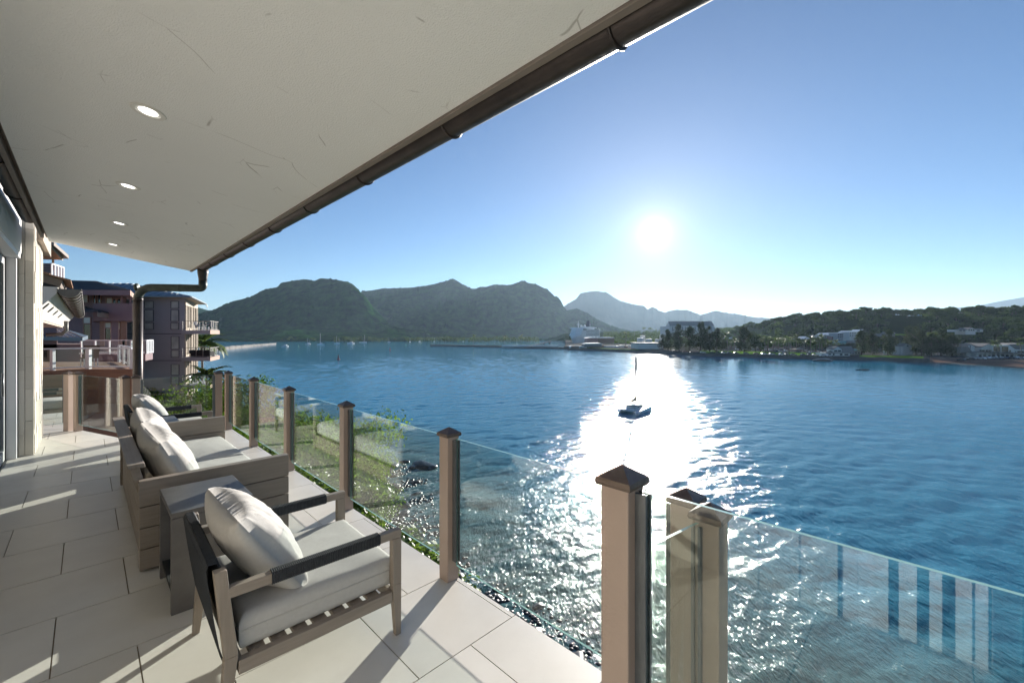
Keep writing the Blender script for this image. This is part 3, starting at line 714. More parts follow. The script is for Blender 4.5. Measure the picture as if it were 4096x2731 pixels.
# ---- water surface
def water():
    m = bpy.data.materials.new('water'); m.use_nodes = True; MAT['water'] = m
    t = m.node_tree; nd = t.nodes; lk = t.links; p = nd['Principled BSDF']
    p.inputs['Roughness'].default_value = .085; p.inputs['IOR'].default_value = 1.22
    ge = nd.new('ShaderNodeNewGeometry')
    def attr(n):
        a = nd.new('ShaderNodeAttribute'); a.attribute_name = n; return a.outputs['Fac']
    def noise(scale, stretch, det=3, rot=0.0, ro=.55):
        mp = nd.new('ShaderNodeMapping'); mp.inputs['Scale'].default_value = (stretch[0], stretch[1], 0); mp.inputs['Rotation'].default_value = (0, 0, rot); lk.new(ge.outputs['Position'], mp.inputs[0])
        n = nd.new('ShaderNodeTexNoise'); n.inputs['Scale'].default_value = scale; n.inputs['Detail'].default_value = det; n.inputs['Roughness'].default_value = ro; lk.new(mp.outputs[0], n.inputs['Vector']); return n.outputs['Fac']
    def math_(op, a, b):
        q = nd.new('ShaderNodeMath'); q.operation = op
        for i, s in enumerate((a, b)):
            if isinstance(s, (int, float)): q.inputs[i].default_value = s
            else: lk.new(s, q.inputs[i])
        return q.outputs[0]
    # body colour: deep blue to silty green near the rocks
    ra = nd.new('ShaderNodeMapRange'); lk.new(attr('open_water'), ra.inputs[0]); ra.inputs[3].default_value = .07; ra.inputs[4].default_value = .10; lk.new(ra.outputs[0], p.inputs['Roughness'])
    mx = nd.new('ShaderNodeMix'); mx.data_type = 'RGBA'; lk.new(attr('shallow'), mx.inputs[0]); mx.inputs[6].default_value = (.014, .195, .33, 1); mx.inputs[7].default_value = (.070, .135, .125, 1)
    mx2 = nd.new('ShaderNodeMix'); mx2.data_type = 'RGBA'; lk.new(attr('foam'), mx2.inputs[0]); lk.new(mx.outputs[2], mx2.inputs[6]); mx2.inputs[7].default_value = (.62, .64, .64, 1)
    fo = noise(1.6, (1, 1), 6, 0, .7)
    f1 = nd.new('ShaderNodeMapRange'); lk.new(fo, f1.inputs[0]); f1.inputs[1].default_value = .50; f1.inputs[2].default_value = .66
    lk.new(math_('MULTIPLY', attr('foam'), f1.outputs[0]), mx2.inputs[0])
    lk.new(mx2.outputs[2], p.inputs['Base Color'])
    h = math_('ADD', math_('MULTIPLY', noise(1.7, (1, .45), 4, R(-32)), .17), math_('MULTIPLY', noise(4.2, (1, .42), 3, R(-24)), .095))
    h = math_('ADD', h, math_('MULTIPLY', noise(10.0, (1, .5), 2, R(-15)), .034))
    h = math_('ADD', h, math_('ADD', math_('MULTIPLY', noise(.40, (1, .5), 3, R(-40)), .22), math_('MULTIPLY', noise(.11, (1, .5), 2, R(-50)), .5)))
    b = nd.new('ShaderNodeBump'); b.inputs['Strength'].default_value = 1.0; b.inputs['Distance'].default_value = 1.0; lk.new(h, b.inputs['Height']); lk.new(b.outputs[0], p.inputs['Normal'])
    bs = math_('SUBTRACT', math_('ADD', .85, math_('MULTIPLY', noise(.012, (1, .5), 3), .5)), math_('MULTIPLY', attr('open_water'), 1.0)); lk.new(bs, b.inputs['Strength'])
    nc = 500
    r = np.concatenate([16 * np.exp(np.linspace(0, math.log(600 / 16), 980)), 600 * np.exp(np.linspace(0, math.log(12000 / 600), 110))[1:]]); a = np.linspace(R(-82), R(82), nc)
    a = a * (.55 + .45 * (np.abs(a) / R(82)) ** 1.5)
    Rr, A = np.meshgrid(r, a, indexing='ij'); X = Rr * np.sin(A); Y = Rr * np.cos(A)
    sp = np.maximum(np.gradient(r)[:, None], Rr * np.gradient(a)[None, :])
    rng = np.random.RandomState(4); Z = np.zeros_like(X)
    for i in range(84):
        lam = .45 * (8 / .45) ** rng.rand(); th = R(-58) + rng.normal(0, R(34)); k = 2 * math.pi / lam
        amp = .0031 * lam ** .78 * np.clip(lam / (2.6 * sp) - .55, 0, 1)
        ph = k * (X * math.cos(th) + Y * math.sin(th)) + rng.rand() * 6.28
        Z += amp * (np.sin(ph) + .25 * np.sin(2 * ph + 1.57))
    d = shore_dist(X, Y); dn = d + 5 * (fbm(X * .1, Y * .1, 4) - .5)
    b_ = X / np.maximum(Y, 1); cd = coastY(b_) - Y; ok = (b_ > .2)
    beach = np.where(ok & (b_ > .88), sstep(cd, 26, 3), 0) * .7
    shallow = np.maximum(sstep(dn, -34, -2) * .95, .30 * sstep(np.hypot(X, Y), 190, 40)); shallow = np.maximum(shallow, beach)
    rough_patch = fbm(X * .22 + 5, Y * .22, 4)
    foam = sstep(dn, -9, -1.0) * sstep(rough_patch, .36, .58) + .30 * sstep(dn, -24, -6) * sstep(rough_patch, .55, .70)
    foam = np.maximum(foam, np.where(ok & (b_ > .93), sstep(cd, 9, 2) * sstep(fbm(X * .05, Y * .05, 3), .4, .6), 0))
    me = grid_mesh('water', np.stack([X, Y, Z + SEA], -1), 'water', attrs={'shallow': np.clip(shallow, 0, 1), 'foam': np.clip(foam, 0, 1), 'open_water': np.clip(np.log(np.hypot(X, Y) / 25) / math.log(400 / 25), 0, 1)})
    tag(link_mesh('water', me), 'rippled harbour water', kind='structure')
water()

# ---- bluff below the terrace
mat('soil', (.045, .05, .022), .95, (.075, .07, .04), .8, .5, bump=.08, bscale=2.0, coord='World', spec=.04)
mat('shore_stone', (.020, .020, .021), .34, (.060, .058, .056), 3, .6, bump=.01, bscale=12, rnd=.35)
mat('wet_rock', (.016, .016, .017), .22, (.04, .04, .04), 3, .6, bump=.01, bscale=12, rnd=.3)
def bluff():
    a = np.linspace(-1, 1, 190); X, Y = np.meshgrid(np.linspace(-150, 62, 190), np.linspace(-14, 150, 170), indexing='ij')
    Z = bluff_h(X, Y)
    inside = (X + Y < 2.2) & (X - Y > -20)          # under the building keep it low
    Z = np.where(X + Y < 4.5, np.minimum(Z, -3.4), Z)
    me = grid_mesh('bluff', np.stack([X, Y, Z], -1), 'soil'); me.flip_normals()
    tag(link_mesh('bluff', me), 'bluff below the terrace falling to the rocky shore', kind='structure')
bluff()
GROUND_COVER = True
def rock_mesh(seed, sub=2, flat=.7):
    rg = np.random.RandomState(seed); bm = bmesh.new(); bmesh.ops.create_icosphere(bm, subdivisions=sub, radius=1)
    off = rg.rand(3) * 50
    for v in bm.verts:
        c = v.co; n = fbm(np.array([c.x * 1.3 + off[0] + c.z]), np.array([c.y * 1.3 + off[1] - c.z * .7]), 3)[0]
        k = .62 + .75 * n; v.co = Vector((c.x * k * 1.15, c.y * k * .9, c.z * k * flat))
    me = bpy.data.meshes.new('boulder'); bm.to_mesh(me); bm.free(); return me
rocks = []
for i in range(5):
    me = rock_mesh(i, 3); me.materials.append(MAT['shore_stone']); me.polygons.foreach_set('use_smooth', [True] * len(me.polygons)); rocks.append(me)
wrocks = []
for i in range(3):
    me = rock_mesh(20 + i, 3); me.materials.append(MAT['wet_rock']); me.polygons.foreach_set('use_smooth', [True] * len(me.polygons)); wrocks.append(me)
rg = random.Random(5)
# the shore boulders: the larger ones singly, the rest of the shingle as one mass
def near_shore_points(n, lo, hi, s0=1, s1=6):
    out = []
    while len(out) < n:
        s = rg.uniform(2.4, 9.3); i = min(int(s), len(SHORE) - 2); f = s - i
        p = SHORE[i] * (1 - f) + SHORE[i + 1] * f; e = SHORE[i + 1] - SHORE[i]; e = e / np.hypot(*e); nrm = np.array([-e[1], e[0]])
        q = p + nrm * rg.triangular(lo, hi, (lo + hi) / 2); out.append((q[0], q[1]))
    return out
GR_ = 'boulders along the shore below'
pts = near_shore_points(230, -3.5, 6.0)
for (x, y) in pts:
    s = rg.choice((.22, .28, .34, .42, .6)) * rg.uniform(.8, 1.2)
    z = float(bluff_h(np.array([x]), np.array([y]))[0])
    o = link_mesh('boulder', rg.choice(rocks), None, (x, y, max(z, SEA - .25) + s * .15), rg.uniform(0, 6.28), (s * rg.uniform(.8, 1.3), s, s * rg.uniform(.6, 1)))
    tag(o, 'dark rounded boulder lying on the shore below the terrace', 'boulder', GR_)
for (px, py, s) in ((1690, 1862, 1.5), (1655, 1868, .7), (1618, 1845, .6), (1728, 1868, .9), (1560, 1858, 1.2), (1500, 1850, 1.6), (1600, 2015, 1.0)):
    p = sea(px, py); o = link_mesh('boulder', rg.choice(wrocks), None, (p.x, p.y, SEA), rg.uniform(0, 6), (s * 1.4, s, s * .6))
    tag(o, 'wet black boulder standing in the shallows off the shore', 'boulder', 'wet boulders in the shallows')
def shingle():
    V = []; Fc = []; bm = bmesh.new(); bmesh.ops.create_icosphere(bm, subdivisions=1, radius=1)
    bv = np.array([v.co[:] for v in bm.verts]); bf = np.array([[v.index for v in f.verts] for f in bm.faces]); bm.free()
    pts = near_shore_points(6500, -2.8, 8.5); P = np.array(pts); z = bluff_h(P[:, 0], P[:, 1])
    for (x, y), zz in zip(pts, z):
        s = rg.uniform(.10, .25); rot = rg.uniform(0, 6.28); c, sn = math.cos(rot), math.sin(rot)
        q = bv * (s * rg.uniform(.9, 1.5), s, s * rg.uniform(.5, .9)); q = np.stack([q[:, 0] * c - q[:, 1] * sn, q[:, 0] * sn + q[:, 1] * c, q[:, 2]], -1) + (x, y, max(zz, SEA - .12) + s * .2)
        Fc.append(bf + len(V) * len(bv)); V.append(q)
    m = MB(); m.v = [tuple(p) for p in np.concatenate(V)]; m.f = [tuple(int(i) for i in f) for f in np.concatenate(Fc)]; m.m = [0] * len(m.f)
    tag(m.build('shingle', ['shore_stone'], smooth=True), 'dark shingle and small stones along the waterline', 'shingle', kind='stuff')
shingle()

# ---- mountains
def ridge(name, label, prof, Yc, Yf, Yb, zb, mname, amp, nscale, seed=0, cols=320, rows=90, pw=1.25, jag=1.5, tree=0.0, bumps=0.0, skirt=None):
    xs = np.array([p[0] for p in prof], float); ys = np.array([p[1] for p in prof], float)
    x = np.linspace(xs[0], xs[-1], cols)
    yc_ = np.interp(x, xs, ys); b = (x - CX) / F
    Yc_ = (Yc(x) if callable(Yc) else np.full(cols, float(Yc))); Yf_ = (Yf(x) if callable(Yf) else np.full(cols, float(Yf)))
    zc = EYE + (HY - yc_) / F * Yc_
    zc = zc + jag * (fbm(x * .035 + seed, x * 0 + seed, 4) - .5) * 2 + tree * np.maximum(0, vnoise(x * .33, x * 0 + seed) - .62) * 2.6
    t = np.concatenate([np.linspace(0, 1, rows), 1 + np.linspace(.1, 1, 10)])
    P = np.zeros((len(t), cols, 3))
    for i, tt in enumerate(t):
        if tt <= 1:
            Yv = Yf_ + (Yc_ - Yf_) * tt; Xv = b * Yv
            g = fbm(Xv * nscale + seed * 3, Yv * nscale * .55 + seed, 6, ridge=True); g2 = fbm(Xv * nscale * .35 + seed, Yv * nscale * .3 + 9, 3)
            fine = fbm(Xv * .055, Yv * .055, 3) - .5
            pp = tt ** pw
            if skirt is not None: pp = skirt(x, tt)
            env = (tt * (1 - tt)) ** .7 * 4 ** .7
            z = zb + (zc - zb) * pp + amp * env * ((g - .55) * 1.5 + (g2 - .5)) + bumps * fine * min(1, tt * 6) * (1 if tt < .97 else 0)
            lim = EYE + (zc - EYE) * (Yv / Yc_) - 1.5 - (1 - tt) * 4 if tt < 1 else zc
            z = np.where((zc > EYE), np.minimum(z, lim), z) if tt < 1 else zc
            z = np.maximum(z, zb)
        else:
            Yv = Yc_ + (Yb - 0) * (tt - 1); Xv = b * Yv; z = zb + (zc - zb) * (1 - (tt - 1)) ** 1.2
        P[i, :, 0] = Xv; P[i, :, 1] = Yv; P[i, :, 2] = z
    me = grid_mesh(name, P, mname)
    return tag(link_mesh(name, me), label, kind='structure')
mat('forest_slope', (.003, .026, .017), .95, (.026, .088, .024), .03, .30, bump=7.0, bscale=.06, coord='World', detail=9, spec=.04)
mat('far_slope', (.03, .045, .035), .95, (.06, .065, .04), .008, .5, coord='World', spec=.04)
ZB = SEA - 1
PA = [(380, 1300), (560, 1286), (775, 1258), (854, 1239), (933, 1205), (1005, 1186), (1062, 1158), (1107, 1150), (1128, 1131), (1175, 1124), (1226, 1117), (1256, 1123), (1281, 1114), (1324, 1117), (1388, 1126), (1417, 1141), (1439, 1165), (1473, 1199), (1492, 1228), (1525, 1262), (1558, 1296), (1600, 1312), (1680, 1322), (1760, 1336), (1850, 1350), (1960, 1357), (2060, 1360), (2140, 1359), (2250, 1357), (2400, 1352), (2540, 1349)]
ridge('mountain', 'nearest green mountain across the harbour with a rounded summit', PA, lambda x: np.interp(x, [380, 1300, 1500, 1700, 2140, 2540], [2350, 2000, 1850, 1600, 1420, 1420]), lambda x: np.interp(x, [380, 900, 2140, 2540], [1000, 1150, 1290, 1290]), 900, ZB, 'forest_slope', 62, .0036, 2, 460, 150, pw=1.05, jag=2.5, tree=6, bumps=10,
      skirt=lambda x, t: .34 * t + .66 * float(sstep(np.array([t]), .40, 1.0)[0]))
PB = [(1380, 1190), (1447, 1166), (1528, 1154), (1626, 1152), (1685, 1146), (1728, 1136), (1784, 1126), (1810, 1113), (1848, 1136), (1889, 1156), (1924, 1151), (1975, 1140), (2031, 1141), (2090, 1124), (2144, 1138), (2190, 1159), (2215, 1181), (2241, 1197), (2255, 1225), (2268, 1242), (2307, 1233), (2353, 1253), (2378, 1271), (2445, 1304), (2520, 1322), (2600, 1334)]
ridge('mountain', 'second mountain with two summits behind the first one', PB, 2900, lambda x: np.interp(x, [1380, 2600], [2250, 2350]), 1500, ZB, 'forest_slope', 110, .0032, 7, 460, 120, pw=1.3, jag=5, tree=10, bumps=12)
PC = [(2150, 1262), (2264, 1222), (2302, 1197), (2322, 1171), (2384, 1162), (2424, 1169), (2465, 1194), (2486, 1205), (2526, 1217), (2577, 1225), (2590, 1237), (2611, 1227), (2634, 1243), (2662, 1249), (2705, 1239), (2751, 1243), (2784, 1252), (2804, 1259), (2840, 1249), (2870, 1244), (2924, 1255), (2960, 1258), (3039, 1271), (3109, 1274), (3150, 1270), (3198, 1259), (3260, 1263), (3331, 1261), (3376, 1271), (3460, 1284), (3600, 1292)]
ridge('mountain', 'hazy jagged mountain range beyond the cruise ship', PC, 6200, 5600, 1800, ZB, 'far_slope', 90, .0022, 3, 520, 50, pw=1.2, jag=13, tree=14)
PD = [(3360, 1290), (3446, 1271), (3516, 1255), (3579, 1244), (3681, 1239), (3783, 1233), (3897, 1226), (3987, 1207), (4096, 1188), (4300, 1184), (4600, 1196), (5000, 1205), (5600, 1215)]
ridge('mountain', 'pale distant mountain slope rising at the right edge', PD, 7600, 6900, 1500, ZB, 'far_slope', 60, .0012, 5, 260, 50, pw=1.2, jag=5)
PL = [(-900, 1240), (-200, 1210), (300, 1196), (600, 1206), (760, 1218), (800, 1232), (860, 1246), (930, 1262), (1000, 1290)]
ridge('mountain', 'distant hill behind the grey apartment house at the left', PL, 3000, 2300, 1200, ZB, 'forest_slope', 50, .003, 9, 260, 60, pw=1.2, jag=4, bumps=5)

# ---- far coast land with sea wall, lawn, beach and wooded rise
mat('lawn', (.10, .21, .022), .95, (.15, .28, .034), .05, .5, coord='World', spec=.04)
mat('woodland_floor', (.012, .024, .009), .95, (.026, .042, .014), .05, .5, bump=1.5, bscale=.12, coord='World', spec=.04)
mat('asphalt', (.07, .068, .066), .9, (.10, .098, .095), .1, .5, coord='World', spec=.04)
mat('yard', (.13, .12, .11), .9, (.20, .19, .17), .03, .5, coord='World', spec=.04)
mat('seawall', (.050, .048, .046), .9, (.10, .095, .09), .4, .6, bump=.25, bscale=.8, coord='World')
mat('sand', (.20, .13, .10), .95, (.26, .175, .135), .05, .5, coord='World', spec=.04)
def land():
    nb, nr = 330, 120
    b = np.linspace(cb[0], 2.6, nb); s = np.concatenate([[-.6, .6, 2.0], 6 * np.exp(np.linspace(0, math.log(2600 / 6), nr - 3))])
    S_, B = np.meshgrid(s, b, indexing='ij'); Y = coastY(B) + S_; X = B * Y
    Z = land_h(X, Y); Z[0] = SEA - 1.2
    px = CX + B * F
    wood = sstep(Z - SEA, 6, 14)
    Z = Z + wood * 2.5 * (fbm(X * .05, Y * .05, 4) - .5)
    # material zones by place
    Zc = (Z[:-1, :-1] + Z[1:, 1:]) / 2; Sc = (S_[:-1, :-1] + S_[1:, 1:]) / 2; P_ = (px[:-1, :-1] + px[1:, 1:]) / 2
    mi = np.full(Zc.shape, 2)
    lawn = ((P_ > 2800) & (P_ < 3270) & (Sc > 9) & (Sc < 70)) | ((P_ > 3440) & (P_ < 3700) & (Sc > 4) & (Sc < 34)) | ((P_ > 2262) & (P_ < 2560) & (Sc > 8) & (Sc < 24))
    mi[lawn] = 1
    mi[(Zc - SEA) > 5] = 0
    mi[(P_ > 2262) & (P_ < 2700) & (Sc > 24) & (Zc - SEA < 6)] = 5
    mi[(Sc < 2.5)] = 3
    mi[(P_ > 3715) & (Sc < 26)] = 4
    me = grid_mesh('land', np.stack([X, Y, Z], -1), ['woodland_floor', 'lawn', 'asphalt', 'seawall', 'sand', 'yard'], mi=mi); me.flip_normals()
    tag(link_mesh('land', me), 'far shore with sea wall, lawn, beach and wooded rise', kind='structure')
land()
# pier running out to the left
def pier():
    a = [sea(1720, 1384), sea(1900, 1387), sea(2080, 1391.5), sea(2275, 1397)]
    m = MB(); w_ = 15
    for p, q in zip(a[:-1], a[1:]):
        p0, q0 = Vector((p.x, p.y)), Vector((q.x, q.y))
        f = (Vector((p.x, p.y)).normalized() * w_, Vector((q.x, q.y)).normalized() * w_)
        m.hexa([(*p0, SEA - 1), (*q0, SEA - 1), (*(q0 + f[1]), SEA - 1), (*(p0 + f[0]), SEA - 1)], [(*(p0 + f[0] * .12), SEA + 2.4), (*(q0 + f[1] * .12), SEA + 2.4), (*(q0 + f[1]), SEA + 2.4), (*(p0 + f[0]), SEA + 2.4)])
    m.m = [3 if i % 6 == 1 else 0 for i in range(len(m.f))]
    m.m = [1 if x == 3 else 0 for x in m.m]
    tag(m.build('pier', ['seawall', 'yard']), 'long low pier reaching into the harbour', 'pier')
pier()
# rock breakwater at the left
def breakwater():
    e = [sea(800, 1409), sea(905, 1398), sea(1010, 1386), sea(1105, 1376.5)]; rows = []
    n = 90; prof = [(-9, -1), (-6, 1.6), (-3, 4.2), (-1.5, 5.0), (3, 5.0), (6, 2.5), (9, -1)]
    pts = [e[min(int(t), 2)].lerp(e[min(int(t), 2) + 1], t - min(int(t), 2)) for t in np.linspace(0, 3, n)]
    P = np.zeros((len(prof), n, 3)); rr = np.random.RandomState(2)
    for i, p in enumerate(pts):
        d = Vector((p.x, p.y)).normalized(); k = 1 - .45 * (i / n)
        for j, (o, h) in enumerate(prof):
            q = Vector((p.x, p.y)) + d * o * k * 1.2
            P[j, i] = (q.x + rr.uniform(-1, 1), q.y + rr.uniform(-1, 1), SEA + h * k + (rr.uniform(-.6, .6) if 0 < j < 6 and j != 3 else 0))
    me = grid_mesh('breakwater', P, 'breakwater_rock', smooth=False); me.flip_normals()
    tag(link_mesh('breakwater', me), 'rubble breakwater jutting out from behind the apartment house', 'breakwater')
mat('breakwater_rock', (.10, .095, .09), .9, (.24, .22, .20), .15, .6, coord='World', bump=.3, bscale=.5)
breakwater()
# ================================================================== VEGETATION
mat('leaf_far', (.024, .052, .016), .8, (.075, .115, .030), .35, .5, rnd=.35, trans=.32, spec=.08)
mat('leaf_casuarina', (.030, .046, .022), .85, (.062, .078, .034), .4, .5, rnd=.25, trans=.28, spec=.08)
mat('leaf_bush', (.035, .095, .012), .6, (.12, .21, .026), 1.2, .6, rnd=.2, trans=.42, spec=.15)
mat('leaf_ivy', (.030, .075, .012), .45, (.12, .20, .03), 1.5, .6, rnd=.2, trans=.42)
mat('leaf_palm', (.040, .075, .018), .5, (.10, .15, .035), .8, .6, rnd=.25, trans=.35)
mat('bark', (.075, .058, .045), .95, (.13, .105, .085), 3, .6, bump=.02, bscale=6)
mat('palm_bark', (.12, .10, .085), .95, (.19, .165, .14), 3, .6)
def leaves(n, blobs, size, seed, mname, name='crown', flat=.0, aspect=.6, hollow=.45):
    rg = np.random.RandomState(seed); w = np.array([b[3] ** 2 for b in blobs], float); w /= w.sum()
    ch = rg.choice(len(blobs), n, p=w); B = np.array([b[:3] for b in blobs])[ch]; Rr = np.array([b[3] for b in blobs])[ch]
    sq = np.array([(b[4] if len(b) > 4 else .8) for b in blobs])[ch]
    d = rg.normal(size=(n, 3)); d /= np.linalg.norm(d, axis=1)[:, None]
    rad = (hollow + (1 - hollow) * rg.rand(n) ** .5) * (1 + .16 * rg.normal(size=n))
    P = B + d * (Rr * rad)[:, None] * np.stack([np.ones(n), np.ones(n), sq], -1)
    nn = d + rg.normal(size=(n, 3)) * .75; nn[:, 2] += flat; nn /= np.linalg.norm(nn, axis=1)[:, None]
    a = np.cross(nn, rg.normal(size=(n, 3))); a /= np.linalg.norm(a, axis=1)[:, None]; b = np.cross(nn, a)
    s = size * (.6 + .8 * rg.rand(n))[:, None]
    V = np.stack([P - a * s * .5, P + b * s * aspect * .5 + nn * s * .08, P + a * s * .5, P - b * s * aspect * .5 + nn * s * .08], 1).reshape(-1, 3)
    me = bpy.data.meshes.new(name); k = n
    me.vertices.add(4 * k); me.vertices.foreach_set('co', V.reshape(-1).astype(np.float32))
    me.loops.add(4 * k); me.loops.foreach_set('vertex_index', np.arange(4 * k, dtype=np.int32)); me.polygons.add(k); me.polygons.foreach_set('loop_start', np.arange(0, 4 * k, 4, dtype=np.int32))
    me.materials.append(MAT[mname]); me.update(calc_edges=True); return me
def trunk_mesh(h, r, branches, seed, mname='bark'):
    rg = random.Random(seed); m = MB()
    m.tube([(0, 0, -.6), (rg.uniform(-.1, .1) * h * .3, rg.uniform(-.1, .1) * h * .3, h * .4), (0, 0, h * .75)], [r * 1.25, r * .85, r * .35], 7)
    for i in range(branches):
        z = h * rg.uniform(.3, .6); t = rg.uniform(0, 6.28); l = h * rg.uniform(.25, .45)
        m.tube([(0, 0, z), (math.cos(t) * l * .5, math.sin(t) * l * .5, z + l * .5), (math.cos(t) * l, math.sin(t) * l, z + l * .75)], [r * .5, r * .32, r * .1], 5)
    return m.mesh('trunk', mname, True)
TREE = {}
def mk_broad(k, n=900, size=.16, mname='leaf_far', flat_top=False):   # unit tree: height ~1, crown radius ~.5
    rg = random.Random(k); bl = []
    for i in range(9 + k % 3):
        t = rg.uniform(0, 6.28); rr = rg.uniform(.05, .36); z = rg.uniform(.45, .84) if not flat_top else rg.uniform(.66, .84)
        bl.append((math.cos(t) * rr, math.sin(t) * rr, z - rr * .35, rg.uniform(.13, .24), .75 if not flat_top else .5))
    return (leaves(n, bl, size, k, mname), trunk_mesh(.8, .035, 5, k))
TREE['broad'] = [mk_broad(k) for k in range(6)]
TREE['umbrella'] = [mk_broad(30 + k, 700, .14, flat_top=True) for k in range(2)]
def mk_casu(k):
    rg = random.Random(100 + k); bl = []
    for i in range(20):
        z = rg.uniform(.16, .96); rr = (1 - z) ** .7 * .30 * rg.uniform(.2, 1); t = rg.uniform(0, 6.28)
        bl.append((math.cos(t) * rr, math.sin(t) * rr, z, .05 + .13 * (1 - z) ** .6 * rg.uniform(.6, 1.3), 1.2))
    return (leaves(1500, bl, .085, 60 + k, 'leaf_casuarina', aspect=.35, hollow=.2), trunk_mesh(.95, .024, 8, k))
TREE['casuarina'] = [mk_casu(k) for k in range(4)]
def frond(m, base, az, length, lift, droop, w, n=7, leaflets=True):
    c = Vector(base); a = R(lift); pts = []
    for i in range(n + 1):
        t = i / n; pts.append(c.copy()); an = a - R(droop) * t ** 1.3
        c = c + Vector((math.cos(az) * math.cos(an), math.sin(az) * math.cos(an), math.sin(an))) * length / n
    side = Vector((-math.sin(az), math.cos(az), 0))
    for i in range(n):
        t = (i + .5) / n; ww = w * math.sin(math.pi * min(.97, t * .85 + .12)) ** .7
        p, q = pts[i], pts[i + 1]; d = (q - p)
        for s in (-1, 1):
            e = side * s * ww - Vector((0, 0, ww * .55)) + d * .8
            m.add([p, q, q + e * .95, p + d * .35 + e * .9], [(0, 1, 2, 3)] if s > 0 else [(3, 2, 1, 0)])
            m.add([p + d * .5, q, p + d * .9 + e * 1.05], [(0, 1, 2)])
def mk_palm(k, nf=17, mname='leaf_palm'):
    rg = random.Random(200 + k); m = MB(); bend = rg.uniform(-.08, .08)
    for i in range(nf):
        frond(m, (bend, 0, .80), rg.uniform(0, 6.28), rg.uniform(.26, .36), rg.uniform(-15, 75), rg.uniform(60, 110), .055)
    t = MB(); t.tube([(0, 0, -.05), (bend * .2, 0, .3), (bend * .6, 0, .6), (bend, 0, .81)], [.020, .014, .012, .012], 7)
    return (m.mesh('crown', mname), t.mesh('trunk', 'palm_bark', True))
TREE['palm'] = [mk_palm(k) for k in range(4)]
rgt = random.Random(11)
def tree(kind, loc, h, wd=None, label='', group=None, name=None, cat='tree'):
    c, t = rgt.choice(TREE[kind]); wd = wd or 1.0
    e = empty(name or {'broad': 'tree', 'umbrella': 'tree', 'casuarina': 'casuarina_tree', 'palm': 'palm_tree'}[kind], loc, rgt.uniform(0, 6.28), label, cat, group)
    e.scale = (h * wd, h * wd, h)
    link_mesh('crown', c, e); link_mesh('trunk', t, e); return e

# ---- wooded rise on the right
def hill_trees():
    rg = random.Random(21); pts = []; tries = 0
    while len(pts) < 285 and tries < 20000:
        tries += 1
        px = rg.uniform(2890, 4330); b = (px - CX) / F; f = rg.random()
        Y = 395 + 330 * f ** .9 if px > 3400 else 560 + 420 * f
        X = b * Y; z = G1(X, Y)
        if z - SEA < 9: continue
        if 3560 < px < 3690 and 470 < Y < 640 and rg.random() < .9: continue      # open grassy slope
        if 3790 < px < 3950 and Y < 440: continue                                  # house on the slope
        if any((X - a) ** 2 + (Y - c) ** 2 < 9.5 ** 2 for a, c, _ in pts): continue
        pts.append((X, Y, z))
    pts.sort(key=lambda p: p[1])
    for i, (X, Y, z) in enumerate(pts):
        k = 'umbrella' if rg.random() < .14 else 'broad'
        px = CX + X / Y * F; crest = z - SEA > 36
        where = 'above the stepped apartments' if px < 3460 else ('around the open grass slope' if px < 3760 else 'above the white hotel')
        tree(k, (X, Y, z - .5), rg.uniform(9, 16), rg.uniform(.9, 1.35), ('flat-topped' if k == 'umbrella' else 'dark round') + ' tree ' + ('on the skyline ' if crest else 'on the lower slope ') + where, 'trees on the wooded rise')
hill_trees()
# far wood as one mass on the low plateau
def far_wood():
    rg = np.random.RandomState(8); n = 900; bl = []
    for i in range(420):
        px = rg.uniform(2420, 3120); Y = rg.uniform(1000, 1500); X = (px - CX) / F * Y; bl.append((X, Y, G1(X, Y) + 3, rg.uniform(5, 9), .7))
    for i in range(190):
        px = rg.uniform(2420, 2780); Y = rg.uniform(780, 960); X = (px - CX) / F * Y; bl.append((X, Y, G1(X, Y) + 2, rg.uniform(4, 7), .7))
    for i in range(900):
        px = rg.uniform(2880, 4250); Y = rg.uniform(395, 760); X = (px - CX) / F * Y; z = G1(X, Y)
        if z - SEA > 8 and not (3560 < px < 3690 and Y > 470) and not (3780 < px < 3960 and Y < 440): bl.append((X, Y, z + 1.5, rg.uniform(4, 6.5), .7))
    me = leaves(52000, bl, 2.6, 5, 'leaf_far', 'far_woodland', hollow=.6); o = link_mesh('far_woodland', me)
    tag(o, 'dense low woodland covering the rise and plateau across the bay', 'woodland', kind='stuff')
far_wood()
# scrub on the lower slopes of the nearest mountain
def scrub():
    rg = np.random.RandomState(3); bl = []
    for i in range(260):
        px = rg.uniform(780, 2150); Y = rg.uniform(1185, 1330) - .0; bl.append(((px - CX) / F * Y, Y, SEA + rg.uniform(2, 9), rg.uniform(6, 11), .6))
    o = link_mesh('shore_scrub', leaves(9000, bl, 4.5, 9, 'leaf_far', 'shore_scrub', hollow=.5)); tag(o, 'scrub fringe along the foot of the green mountain', 'scrub', kind='stuff')
scrub()
